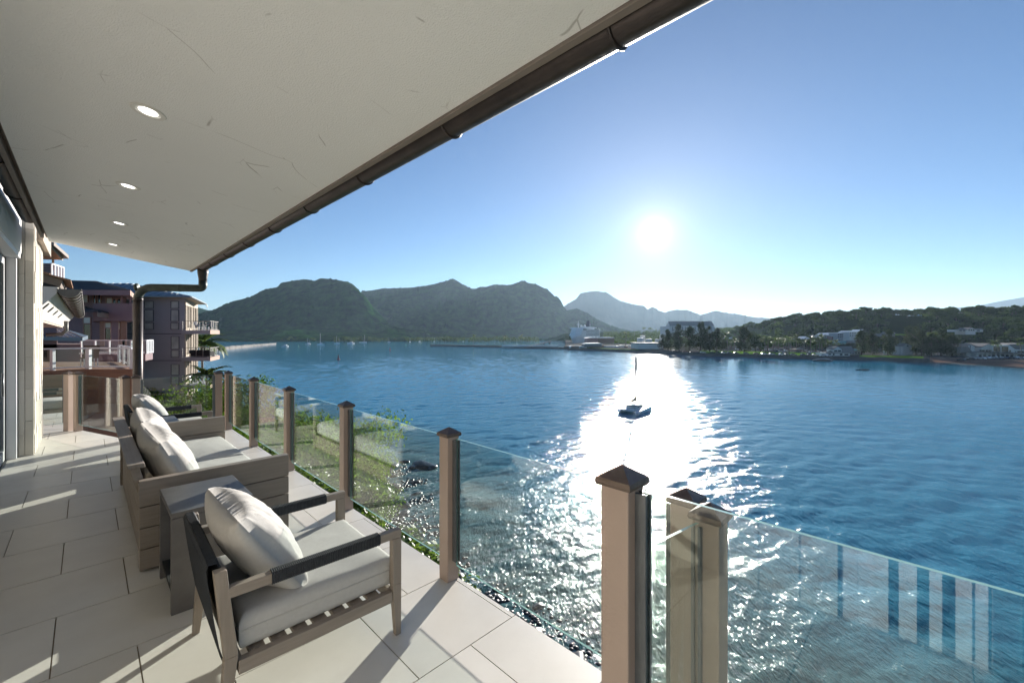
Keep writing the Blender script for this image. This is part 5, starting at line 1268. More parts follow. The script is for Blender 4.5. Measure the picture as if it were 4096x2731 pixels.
m = MB(); m.box(-6, -.83, 13.05, 30, 2.06, 2.115); m.build('soffit_board', ['fascia_tan'], ne); m = MB(); m.hexa([(-.96, 13.04, 2.12), (-.96, 13.08, 2.12), (-5.5, 13.08, 2.12), (-5.5, 13.04, 2.12)][::-1], [(-.96, 13.04, 2.74), (-.96, 13.08, 2.74), (-5.5, 13.08, 4.2), (-5.5, 13.04, 4.2)][::-1]); m.build('gable_board', ['fascia_tan'], ne)
m = MB(); m.tube([(-.62, 26, 2.3), (-.62, 26, 1.9), (-.75, 26, 1.75), (-1.2, 26, 1.72)], .07, 8); m.build('drain_elbow', ['copper_old'], ne, smooth=True)
m = MB(); m.box(-6, -1.9, 16.0, 30, -8, 2.055); m.build('wall', ['pink_render'], ne)
# ---- upper house at the far left with cedar soffit
uh = empty('house', (0, 0, 0), 0, 'upper house with glowing cedar soffit and white railing at the far left', 'house')
m = MB(); fp(m, rect(90, 1053, 203, 1114), 24, 3.0); m.build('siding', ['pink_render'], uh)
for i in range(5):
    a = at(90, 1062 + i * 10, 23.99); b = at(203, 0, 23.99); MB().box(a.x, b.x, 23.97, 23.995, a.z, a.z + .02).build('siding_joint', ['dark_frame'], uh)
m = MB(); fp(m, rect(144, 975, 159, 1052), 24.1, .2); m.build('post', ['pink_render'], uh); m = MB(); fp(m, rect(207, 1030, 217, 1080), 25.5, .15); m.build('post', ['cedar'], uh)
P = [at(100, 968, 23.4), at(206, 990, 23.4), at(252, 1040, 25.2), at(140, 1037, 28)]
m = MB(); m.hexa([P[0], P[1], P[2], P[3]], [p + Vector((0, 0, .06)) for p in P]); m.build('cedar_soffit', ['cedar'], uh)
m = MB(); q = [P[0] + Vector((-.2, -.2, .07)), P[1] + Vector((.35, -.2, .07)), P[2] + Vector((.35, 0, .07)), P[3] + Vector((0, .2, .07))]; m.hexa(q, [p + Vector((0, 0, .2)) for p in q]); m.build('roof', ['fascia'], uh)
m = MB(); m.add([P[1] + Vector((.03, -.02, -.05)), P[2] + Vector((.03, -.02, -.05)), P[2] + Vector((.03, -.02, .25)), P[1] + Vector((.03, -.02, .25))], [(0, 1, 2, 3)]); m.build('barge_board', ['cream_wall'], uh)
a, b = at(206, 1112, 24.2), at(254, 1122, 27.0); h_ = .82
m = MB(); m.bar((a.x, a.y, a.z + h_), (b.x, b.y, b.z + h_), .08, .07); m.bar((a.x, a.y, a.z + .05), (b.x, b.y, b.z + .05), .06, .05)
for i in range(5): t = i / 4; p = a.lerp(b, t); m.bar(p, p + Vector((0, 0, h_ - .02)), .08, .08)
m.build('railing', ['white_metal'], uh)
q = at(228, 0, 24.5).x; m = MB(); m.prism([(at(60, 0, 24.5).x, 24.5), (q, 24.5), (q - 4.8, 29), (at(60, 0, 29).x, 29)], -6, at(0, 1114, 24).z - .01); m.build('wall', ['pink_render'], uh)
# ================================================================== FAR SHORE BUILDINGS, SHIPS, VEHICLES
mat('far_white', (.62, .62, .60), .7, (.70, .70, .68), .1, .5); mat('far_grey', (.20, .21, .22), .8); mat('far_roof', (.17, .16, .15), .85, (.22, .21, .20), .1, .5)
mat('far_dark', (.03, .033, .036), .6); mat('ship_white', (.74, .75, .76), .45); mat('ship_band', (.06, .08, .10), .25, spec=.6); mat('ship_grey', (.34, .38, .42), .5); mat('funnel', (.02, .022, .05), .5)
mat('solar_roof', (.48, .50, .53), .3, (.58, .60, .62), .2, .5); mat('pink_far', (.38, .24, .23), .8); mat('teal', (.10, .34, .36), .6); mat('blue_wall', (.13, .26, .36), .8); mat('tan_far', (.24, .17, .13), .85)
mat('buoy_red', (.30, .03, .03), .5); mat('buoy_green', (.02, .16, .08), .5); mat('sail_cover', (.24, .20, .16), .8); mat('hull_cat', (.74, .77, .80), .35, spec=.6)
mat('tyre', (.015, .015, .015), .8)
for i, c in enumerate(((.72, .72, .72), (.10, .105, .11), (.03, .03, .035), (.30, .31, .33), (.16, .05, .045), (.05, .08, .14), (.55, .56, .56))): mat('car_paint_%d' % i, c, .3, spec=.6, coat=.5)
def block(parent, name, px0, py0, px1, py1, Y, depth, mname, foot=None):
    m = MB(); fp(m, rect(px0, py0, px1, py1), Y, depth); return m.build(name, [mname], parent)
def gable(parent, px0, px1, py_base, py_eave, px_apex, py_apex, Y, depth, wall, roof, over=.5):
    m = MB(); fp(m, [(px0, py_base), (px1, py_base), (px1, py_eave), (px_apex, py_apex), (px0, py_eave)], Y, depth); m.build('wall', [wall], parent)
    A_, B_, C_ = at(px0, py_eave, Y), at(px_apex, py_apex, Y), at(px1, py_eave, Y); m = MB()
    for P_, Q in ((A_, B_), (B_, C_)):
        d = (Q - P_).normalized(); n = Vector((-d.z, 0, d.x)); P0 = P_ - d * (over if P_ is A_ else 0); Q0 = Q + d * (over if Q is C_ else 0)
        m.hexa([P0 + n * .03 + Vector((0, -over, 0)), Q0 + n * .03 + Vector((0, -over, 0)), Q0 + n * .3 + Vector((0, -over, 0)), P0 + n * .3 + Vector((0, -over, 0))], [P0 + n * .03 + Vector((0, depth, 0)), Q0 + n * .03 + Vector((0, depth, 0)), Q0 + n * .3 + Vector((0, depth, 0)), P0 + n * .3 + Vector((0, depth, 0))])
    return m.build('roof', [roof], parent)
def wins(parent, spec, Y, mname='far_dark'):
    for (x0, y0, x1, y1) in spec: m = MB(); fp(m, rect(x0, y0, x1, y1), Y - .12, .25); m.build('window', [mname], parent)
# ---- cruise ship
def ship():
    Ys = 900.0
    e = empty('cruise_ship', bear(2292, Ys, SEA), 0, 'white cruise ship with dark funnel moored across the harbour', 'ship')
    fw = Vector((-.36, -.93, 0)).normalized(); e.rotation_euler = (0, 0, math.atan2(fw.y, fw.x)); # local +x = bow
    Ls, Bm = 250.0, 32.0
    st = [(0, .02), (-14, .42), (-34, .82), (-60, 1), (-Ls * .8, 1), (-Ls, .92)]
    def hull(z0, z1, flare0, flare1, x0=0):
        lo = []; hi = []
        for zz, fl, L_ in ((z0, flare0, lo), (z1, flare1, hi)):
            for sgn in (1, -1):
                q = [(x * 1.0 + (fl * 10 if i == 0 else 0), sgn * Bm / 2 * (w_ * (.82 + .18 * fl) if i < 4 else w_), zz) for i, (x, w_) in enumerate(st)]
                L_ += q if sgn > 0 else q[::-1]
        return lo, hi
    m = MB(); m.hexa(*hull(-1, 13, -1.0, .6)); m.build('hull', ['ship_white'], e)
    deckz = [(13, 17.0, 0), (17.2, 20.2, -14), (20.4, 23.4, -20), (23.6, 26.6, -26), (26.8, 29.8, -30), (30, 33, -34)]
    for i, (a, b, x0) in enumerate(deckz):
        front = x0 if i else -2
        m = MB(); m.prism([(front - 6, Bm / 2 * (.45 if i == 0 else .8)), (front, 0), (front - 6, -Bm / 2 * (.45 if i == 0 else .8)), (-58, -Bm / 2 - .1), (-Ls + 6 + i * 5, -Bm / 2 - .1), (-Ls + 6 + i * 5, Bm / 2 + .1), (-58, Bm / 2 + .1)], a, b); m.build('deck', ['ship_white'], e)
        if i:
            m = MB(); m.box(-Ls + 12 + i * 5, -60, -Bm / 2 - .25, Bm / 2 + .25, a + .9, b - .8); m.build('window_band', ['ship_band'], e)
            m = MB()
            for k in range(26): x = -62 - k * 7; m.box(x, x + .8, -Bm / 2 - .5, Bm / 2 + .5, a + .5, b - .3)
            m.build('balcony_divider', ['ship_white'], e)
    m = MB(); m.prism([(-44, -Bm / 2 - 2.5), (-36, 0), (-44, Bm / 2 + 2.5), (-52, Bm / 2 + 2.5), (-52, -Bm / 2 - 2.5)], 30.2, 32.2); m.build('bridge_window', ['ship_band'], e)
    m = MB(); m.prism([(-46, -Bm / 2 - 2), (-38, 0), (-46, Bm / 2 + 2), (-56, Bm / 2), (-56, -Bm / 2)], 33.1, 35.5); m.box(-180, -60, -13, 13, 33.1, 36.0); m.box(-230, -120, -10, 10, 36.1, 38.6); m.build('upper_deck', ['ship_white'], e)
    m = MB(); m.tube([(-52, 0, 35.4), (-52, 0, 50)], [1.2, .4], 8); m.box(-55, -50, -4, 4, 40, 40.8); m.box(-54, -51, -3, 3, 44, 44.6); m.build('radar_mast', ['ship_white'], e)
    m = MB(); m.hexa([(-178, -4.5, 38.6), (-150, -4.5, 38.6), (-150, 4.5, 38.6), (-178, 4.5, 38.6)], [(-178, -3, 54), (-166, -3, 54), (-166, 3, 54), (-178, 3, 54)]); m.build('funnel', ['funnel'], e)
    for x, y in ((-95, 6), (-112, -6)):
        m = MB(); m.lathe([(.2, 36), (2.2, 37.5), (3, 39.5), (2.2, 41.5), (.2, 42.5)], 10, (x, y, 0)); m.build('radome', ['ship_white'], e)
    for r in range(3):
        for k in range(4): MB().box(-22 - k * 4 - 8, -20 - k * 4 - 8, -Bm / 2 * .98 - .0, -Bm / 2 * .80, 15 + r * 3.5 - 1.5, 16.6 + r * 3.5 - 1.5).build('window', ['ship_band'], e)
ship()
# ---- sugar-terminal-like hall
hall = empty('terminal_hall', (0, 0, 0), 0, 'long white buttressed hall with grey gable roof on the rise', 'building'); Yh = 900
m = MB(); fp(m, rect(2680, 1304, 2858, 1345), Yh, 60); m.build('wall', ['far_white'], hall)
A = [at(2680, 1304, Yh), at(2858, 1304, Yh), at(2846, 1284.5, Yh + 30), at(2672, 1284.5, Yh + 30), at(2662, 1304, Yh + 60), at(2852, 1304, Yh + 60)]
m = MB(); m.add(A, [(0, 1, 2, 3), (1, 5, 2), (2, 5, 4, 3)]); m.build('roof', ['far_roof'], hall)
m = MB(); m.add([A[0], A[3], A[4], at(2660, 1345, Yh + 60), at(2680, 1345, Yh)], [(0, 1, 2, 3, 4)]); m.build('wall', ['far_white'], hall)
for i in range(13): x = 2690 + i * 12.8; m = MB(); fp(m, rect(x, 1307, x + 3.2, 1326), Yh - 1.6, 1.8); m.build('buttress', ['far_grey'], hall)
block(hall, 'annex', 2858, 1313, 2874, 1345, Yh + 8, 40, 'far_grey')
# ---- harbour sheds, tanks and containers
sh = empty('warehouse', (0, 0, 0), 0, 'brown dockside warehouse in front of the cruise ship', 'warehouse'); block(sh, 'wall', 2393, 1352, 2457, 1374, 640, 30, 'tan_far'); m = MB(); fp(m, [(2348, 1353), (2459, 1353), (2456, 1349), (2362, 1349)], 638, 36); m.build('roof', ['far_white'], sh); block(sh, 'wall', 2350, 1354, 2393, 1374, 642, 26, 'pink_far')
for i in range(6): m = MB(); fp(m, rect(2368 + i * 13, 1346.6, 2376 + i * 13, 1349), 645, 4); m.build('roof_vent', ['far_white'], sh)
sh = empty('warehouse', (0, 0, 0), 0, 'low dark harbour shed near the sea wall', 'warehouse'); block(sh, 'wall', 2339, 1377, 2408, 1386, 560, 22, 'far_grey'); m = MB(); fp(m, [(2337, 1377), (2410, 1376), (2402, 1372), (2345, 1373)], 559, 24); m.build('roof', ['far_white'], sh)
sh = empty('warehouse', (0, 0, 0), 0, 'pale flat-roofed store beside the white tanks', 'warehouse'); block(sh, 'wall', 2552, 1374, 2640, 1396, 500, 30, 'far_white'); m = MB(); fp(m, rect(2550, 1371, 2646, 1374), 499, 33); m.build('roof', ['far_grey'], sh)
for (x0, x1, y0, lab) in ((2548, 2572, 1350, 'leftmost squat white tank by the harbour'), (2560, 2580, 1341, 'tallest white tank by the harbour'), (2583, 2608, 1354, 'middle white tank by the harbour'), (2620, 2636, 1355, 'right white tank by the harbour'), (2638, 2652, 1340, 'slim white silo beside the casuarina grove')):
    Yt = 540 if y0 > 1345 else 560; r = (x1 - x0) / 2 / F * Yt; p = bear((x0 + x1) / 2, Yt, 0); zt = at(0, y0, Yt).z; zb_ = G1(p.x, p.y) - .2
    e = empty('storage_tank', (p.x, p.y, zb_), 0, lab, 'tank'); MB().lathe([(r, 0), (r, zt - zb_ - .6)], 20).build('shell', ['far_white'], e, smooth=False); MB().lathe([(r * 1.02, zt - zb_ - .6), (r * .5, zt - zb_ - .1), (.05, zt - zb_)], 20).build('tank_roof', ['far_white'], e)
rgc = random.Random(31)
cont = MB().box(-6.1, 6.1, -1.2, 1.2, 0, 2.6)
cont.box(-6.12, -6.0, -1.22, -1.1, 0, 2.62); cont.box(6.0, 6.12, -1.22, -1.1, 0, 2.62)
cms = [MB().box(-6.1, 6.1, -1.2, 1.2, 0, 2.6).mesh('shipping_container', c) for c in ('far_white', 'far_white', 'ship_grey', 'tan_far')]
for i in range(26):
    px = rgc.uniform(2270, 2560); Y = rgc.uniform(560, 640) if px > 2330 else rgc.uniform(560, 600)
    if 2335 < px < 2470 and Y > 600: Y = 585
    p = gpx(px, Y); o = link_mesh('shipping_container', rgc.choice(cms), None, p, rgc.choice((0, .1, 1.5)))
    tag(o, 'shipping container standing in the harbour yard', 'container', 'containers in the harbour yard')
for k, px in enumerate((2040, 2100, 2160, 2200)): 
    o = link_mesh('shipping_container', cms[0], None, bear(px, 628, SEA + 2.41), .25, (2.0, 1, 1)); tag(o, 'long white trailer parked on the pier', 'trailer', 'trailers on the pier')
rp = empty('loading_ramp', bear(2165, 640, SEA + 2.4), R(20), 'dark slanted loading ramp standing on the pier', 'ramp'); MB().hexa([(-14, -2, 1), (16, -2, 7), (16, 2, 7), (-14, 2, 1)], [(-14, -2, 1.8), (16, -2, 8.2), (16, 2, 8.2), (-14, 2, 1.8)]).build('ramp_deck', ['far_dark'], rp)
for x in (-8, 4, 14): MB().box(x - .4, x + .4, -1.6, 1.6, 0, 1.5 + (x + 14) * .2).build('leg', ['far_dark'], rp)
def pole(loc, h, label, group, arm=True):
    e = empty('lamp_post', loc, 0, label, 'lamp post', group); MB().tube([(0, 0, 0), (0, 0, h)], [.16, .09], 6).build('pole', ['far_grey'], e)
    MB().bar((0, 0, h), (1.6, 0, h + .1), .10, .10).build('lamp_arm', ['far_grey'], e)
for px, Y, h in ((1980, 690, 15), (2041, 670, 15), (2143, 640, 15), (2287, 600, 20), (2383, 560, 20), (2505, 560, 22), (2538, 600, 26)): pole(bear(px, Y, SEA + 2.4), h, 'thin lamp post along the pier and harbour yard', 'lamp posts on the pier')
for px, Y in ((2892, 470), (3848, 333), (3600, 350), (3160, 480)): pole(gpx(px, Y), 13, 'thin pole by the shore road', 'poles by the shore road')
# ---- shore house with dormer
hs = empty('house', (0, 0, 0), 0, 'gabled grey-roofed house right on the sea wall', 'house'); Yq = 358
block(hs, 'wall', 3303, 1411, 3400, 1428, Yq, 12, 'far_white')
A = [at(3300, 1412, Yq - 1), at(3420, 1412, Yq - 1), at(3405, 1384, Yq + 8), at(3350, 1384, Yq + 8), at(3425, 1412, Yq + 15), at(3300, 1412, Yq + 15)]
m = MB(); m.add(A, [(0, 1, 2, 3), (1, 4, 2), (0, 3, 5), (3, 2, 4, 5)]); m.build('roof', ['far_roof'], hs)
gable(hs, 3334, 3367, 1408, 1396, 3350, 1386, Yq - .5, 8, 'far_white', 'far_roof', .6)
wins(hs, ((3310, 1414, 3324, 1420), (3332, 1414, 3338, 1421), (3360, 1414, 3370, 1421), (3378, 1415, 3393, 1421)), Yq); wins(hs, ((3337, 1400, 3349, 1406), (3352, 1400, 3364, 1406)), Yq - .5)
# ---- stepped apartments with pale roofs
for i, (x0, x1, yt, yb, Y, mm) in enumerate(((3262, 3300, 1334, 1362, 540, 'far_grey'), (3280, 3345, 1333, 1360, 520, 'ship_grey'), (3328, 3352, 1338, 1362, 512, 'pink_far'), (3350, 3405, 1325, 1362, 505, 'ship_grey'), (3398, 3442, 1320, 1364, 495, 'far_white'))):
    e = empty('apartment_block', (0, 0, 0), 0, ('leftmost low', 'second', 'pink walled', 'fourth', 'tallest pale')[i] + ' stepped apartment block with pale sloping roof among trees', 'building', 'stepped apartments')
    block(e, 'wall', x0, yt + 7, x1, yb, Y, 14, mm); m = MB(); m.hexa([at(x0 - 4, yt + 8, Y - 1), at(x1 + 3, yt + 7, Y - 1), at(x1 + 12, yt - 2, Y + 15), at(x0 + 14, yt - 1, Y + 15)], [at(x0 - 4, yt + 7, Y - 1), at(x1 + 3, yt + 6, Y - 1), at(x1 + 12, yt - 3, Y + 15), at(x0 + 14, yt - 2, Y + 15)]); m.build('roof', ['solar_roof'], e)
    for r in range(2):
        for k in range(int((x1 - x0) / 9)): m = MB(); fp(m, rect(x0 + 2 + k * 9, yt + 11 + r * 9, x0 + 7 + k * 9, yt + 15 + r * 9), Y - .15, .3); m.build('window', ['far_dark'], e)
e = empty('apartment_block', (0, 0, 0), 0, 'low row house with three pale roof panels left of the stepped apartments', 'building'); block(e, 'wall', 3190, 1354, 3250, 1366, 540, 12, 'ship_grey'); m = MB(); m.hexa([at(3180, 1356, 538), at(3215, 1356, 538), at(3230, 1346, 555), at(3200, 1346, 555)], [at(3180, 1355, 538), at(3215, 1355, 538), at(3230, 1345, 555), at(3200, 1345, 555)]); m.hexa([at(3218, 1357, 538), at(3252, 1358, 538), at(3240, 1347, 555), at(3232, 1347, 555)], [at(3218, 1356, 538), at(3252, 1357, 538), at(3240, 1346, 555), at(3232, 1346, 555)]); m.build('roof', ['solar_roof'], e)
for (x0, x1, y0, y1, Y, wm, rm_, lab) in ((3320, 3385, 1364, 1376, 480, 'teal', 'teal', 'low teal roofed building behind the shore house'), (3420, 3450, 1356, 1372, 470, 'far_grey', 'solar_roof', 'small pale roofed house at the end of the apartments'), (2895, 2930, 1349, 1364, 640, 'far_grey', 'far_white', 'pale roofed shed behind the lone casuarina'), (2895, 2912, 1366, 1380, 560, 'far_grey', 'far_grey', 'small grey utility hut by the park'), (3395, 3440, 1395, 1418, 378, 'far_white', 'teal', 'low house with teal awning beside the casuarinas'), (3525, 3580, 1328, 1346, 470, 'far_grey', 'far_roof', 'small grey house among trees below the open slope'), (3610, 3662, 1402, 1418, 392, 'ship_grey', 'far_roof', 'long low pavilion behind the shore lawn'), (3185, 3212, 1392, 1405, 420, 'pink_far', 'far_grey', 'small pinkish restroom hut by the palms')):
    e = empty('house', (0, 0, 0), 0, lab, 'house'); block(e, 'wall', x0, y0 + (y1 - y0) * .35, x1, y1, Y, 12, wm); m = MB(); yy = y0 + (y1 - y0) * .36; m.hexa([at(x0 - 4, yy, Y - 1), at(x1 + 4, yy, Y - 1), at(x1 + 4, yy, Y + 13), at(x0 - 4, yy, Y + 13)], [at(x0 + 3, y0, Y + 4), at(x1 - 3, y0, Y + 4), at(x1 - 3, y0, Y + 8), at(x0 + 3, y0, Y + 8)]); m.build('roof', [rm_], e)
    wins(e, [(x0 + 4 + k * 11, yy + 3, x0 + 10 + k * 11, y1 - 3) for k in range(int((x1 - x0) / 12))], Y)
# house on the slope
e = empty('house', (0, 0, 0), 0, 'white two-storey house with centre gable on the wooded slope', 'house'); Yv = 412
block(e, 'wall', 3830, 1318, 3932, 1327, Yv, 10, 'far_white'); block(e, 'wall', 3862, 1327, 3902, 1338, Yv, 10, 'far_white'); m = MB(); m.hexa([at(3825, 1319, Yv - 1), at(3936, 1320, Yv - 1), at(3936, 1320, Yv + 11), at(3825, 1319, Yv + 11)], [at(3838, 1312, Yv + 4), at(3925, 1314, Yv + 4), at(3925, 1314, Yv + 6), at(3838, 1312, Yv + 6)]); m.build('roof', ['far_roof'], e)
gable(e, 3870, 3902, 1327, 1318, 3886, 1310, Yv - 1, 6, 'far_white', 'far_roof', .5); wins(e, ((3838, 1320, 3848, 1324), (3852, 1320, 3862, 1324), (3908, 1320, 3920, 1324)), Yv); wins(e, ((3874, 1317, 3880, 1323), (3883, 1317, 3889, 1323), (3892, 1317, 3898, 1323)), Yv - 1)
# hill top roofs, blue wall and open grass slope
e = empty('house', (0, 0, 0), 0, 'large pale hip roof showing on the hilltop', 'house'); m = MB(); m.hexa([at(3640, 1270, 690), at(3724, 1270, 690), at(3724, 1270, 715), at(3640, 1270, 715)], [at(3660, 1257, 700), at(3676, 1257, 700), at(3676, 1257, 705), at(3660, 1257, 705)]); m.build('roof', ['blue_wall'], e); block(e, 'wall', 3645, 1270, 3720, 1280, 691, 20, 'far_white')
e = empty('house', (0, 0, 0), 0, 'dark reddish roof among the hilltop trees', 'house'); m = MB(); m.hexa([at(3815, 1268, 660), at(3895, 1268, 660), at(3895, 1268, 690), at(3815, 1268, 690)], [at(3826, 1250, 670), at(3890, 1250, 670), at(3890, 1250, 674), at(3826, 1250, 674)]); m.build('roof', ['fascia'], e); block(e, 'wall', 3820, 1268, 3890, 1280, 662, 20, 'tan_far')
e = empty('garden_wall', (0, 0, 0), 0, 'long low blue wall along the hilltop lawn', 'wall')
for k in range(6): m = MB(); fp(m, rect(3516 + k * 31, 1287.5 - k * .4, 3546 + k * 31, 1296 - k * .4), 640, .4); m.build('wall_panel', ['blue_wall'], e)
gs = np.zeros((14, 22, 3))
for i in range(14):
    for j in range(22):
        px = 3562 + j * 6.5; Y = 482 + i * 11.5; X = (px - CX) / F * Y; yv = 1342 - i * 3.2; z = EYE + (HY - yv) / F * Y; gs[i, j] = (X, Y, z + .8 * (float(fbm(np.array([X * .1]), np.array([Y * .1]), 3)[0]) - .5))
me = grid_mesh('grass_slope', gs, 'lawn'); tag(link_mesh('grass_slope', me), 'open grassy slope and lawn on the hill', kind='structure')
# ---- white hotel at the right
ht = empty('hotel', (0, 0, 0), 0, 'white gabled hotel with tall glazed hall behind the beach', 'hotel'); Yo = 338
gable(ht, 3866, 3900, 1425, 1386, 3880, 1376, Yo + 4, 18, 'far_white', 'far_roof', .6); gable(ht, 3924, 3974, 1412, 1388, 3958, 1374, Yo + 2, 18, 'far_white', 'far_roof', .6)
m = MB(); fp(m, [(3968, 1420), (4060, 1420), (4060, 1396), (4038, 1380), (3968, 1380)], Yo, 16); m.build('wall', ['far_white'], ht); m = MB(); fp(m, [(4030, 1380), (4062, 1397), (4150, 1397), (4150, 1376), (4040, 1376)], Yo + 6, 14); m.build('roof', ['far_roof'], ht)
block(ht, 'wall', 4060, 1399, 4160, 1440, Yo + 1, 14, 'far_white'); gable(ht, 4046, 4110, 1397, 1387, 4086, 1373, Yo + 8, 14, 'far_white', 'far_roof', .6)
m = MB(); fp(m, [(3905, 1410), (4165, 1416), (4165, 1412), (4040, 1408), (3925, 1405)], Yo - 5, 5); m.build('awning_roof', ['far_roof'], ht); block(ht, 'wall', 3905, 1412, 4060, 1438, Yo, 10, 'far_white'); m = MB(); fp(m, [(3838, 1412), (3890, 1408), (3872, 1384), (3848, 1384)], Yo + 2, 16); m.build('roof', ['far_roof'], ht)
wins(ht, ((3974, 1386, 4002, 1409), (4007, 1386, 4034, 1409), (4037, 1400, 4044, 1410)), Yo, 'window_dark'); wins(ht, ((3920, 1399, 3940, 1407), (3944, 1399, 3952, 1407), (3955, 1399, 3968, 1407)), Yo - .0, 'window_dark'); wins(ht, ((4052, 1403, 4064, 1410), (4070, 1403, 4096, 1410), (4070, 1418, 4096, 1428)), Yo + 1, 'window_dark'); wins(ht, [(3915 + k * 18, 1419, 3928 + k * 18, 1432) for k in range(8)], Yo, 'window_dark'); wins(ht, ((3879, 1380, 3883, 1396),), Yo + 4, 'far_grey')
for k in range(9): m = MB(); fp(m, rect(3912 + k * 18, 1412, 3914 + k * 18, 1438), Yo - 4.8, .5); m.build('column', ['far_white'], ht)
for i, (x0, x1, ap) in enumerate(((3612, 3652, 3622), (3735, 3795, 3750))):
    e = empty('house', (0, 0, 0), 0, ('white gable end behind the casuarina clump, left one', 'white gable end behind the casuarina clump, right one')[i], 'house'); gable(e, x0, x1, 1425, 1384, ap, 1373, 372, 20, 'far_white', 'far_roof', .5); wins(e, ((ap + 6, 1380, ap + 12, 1386),), 372)
# ---- parked cars
def car_mesh(mname):
    m = MB(); prof = [(-2.2, .35), (2.2, .35), (2.25, .75), (1.5, .95), (.9, 1.0), (.3, 1.5), (-1.3, 1.52), (-2.0, 1.05), (-2.25, .95)]
    m.hexa([(x, -.88, z) for x, z in prof], [(x, .88, z) for x, z in prof])
    gl_ = [(.82, 1.02), (.30, 1.44), (-1.25, 1.46), (-1.85, 1.08)]
    for s in (-1, 1): m.add([(x, s * .89, z) for x, z in gl_], [(0, 1, 2, 3)] if s > 0 else [(3, 2, 1, 0)], 1)
    m.add([(.93, -.8, 1.0), (.93, .8, 1.0), (.33, .75, 1.48), (.33, -.75, 1.48)], [(0, 1, 2, 3)], 1)
    for x in (-1.4, 1.4):
        for s in (-1, 1): m.tube([(x, s * .70, .33), (x, s * .93, .33)], .33, 10, 2)
    return m.mesh('parked_car', [mname, 'window_dark', 'tyre'])
CARS = [car_mesh('car_paint_%d' % i) for i in range(7)]; CN = ['white', 'dark grey', 'black', 'silver', 'dark red', 'dark blue', 'pale grey']
CS = [s * 1.0 for s in (1,)]
def car(loc, rz, ci, where, group):
    o = link_mesh('parked_car', CARS[ci], None, loc, rz, 1.12); tag(o, CN[ci] + ' car parked ' + where, 'car', group)
px = 2700
while px < 3300:
    Y = float(coastY(np.array([(px - CX) / F]))[0]) + 5.5; car(gpx(px, Y, .02), R(-8) + rgc.uniform(-.1, .1), rgc.choices(range(7), (3, 3, 4, 3, 1, 1, 2))[0], 'along the sea wall in front of the lawn', 'cars along the sea wall'); px += rgc.choice((22, 25, 31, 40))
for i in range(24):
    px = rgc.uniform(3100, 3300); car(gpx(px, rgc.uniform(392, 470), .02), rgc.choice((0, .2, 1.5)), rgc.choices(range(7), (4, 2, 2, 3, 1, 1, 2))[0], 'in the lot behind the palms', 'cars behind the palms')
for i in range(12): car(gpx(2950 + i * 22, rgc.uniform(482, 500), .02), rgc.uniform(-.2, .2), rgc.choices(range(7), (4, 2, 2, 3, 1, 1, 2))[0], 'at the back of the park lawn', 'cars behind the lawn')
for px, ci in ((3845, 1), (3878, 6), (3908, 0), (3926, 0), (3925, 5), (3948, 0), (3975, 0), (4000, 3), (4020, 5), (4040, 2), (4062, 0), (4090, 6), (3885, 2)): car(gpx(px, 312 + rgc.uniform(-4, 4), .02), R(90) + rgc.uniform(-.5, .5), ci, 'in front of the white hotel', 'cars at the hotel')
for i in range(14): car(gpx(rgc.uniform(2300, 2560), rgc.uniform(575, 640), .02), rgc.uniform(0, 3), rgc.choice((0, 0, 3, 6, 2)), 'in the harbour yard', 'cars in the harbour yard')
for px in (3290, 3318): car(gpx(px, 352, .02), .1, 0, 'on the lawn left of the gabled shore house', 'cars left of the shore house')
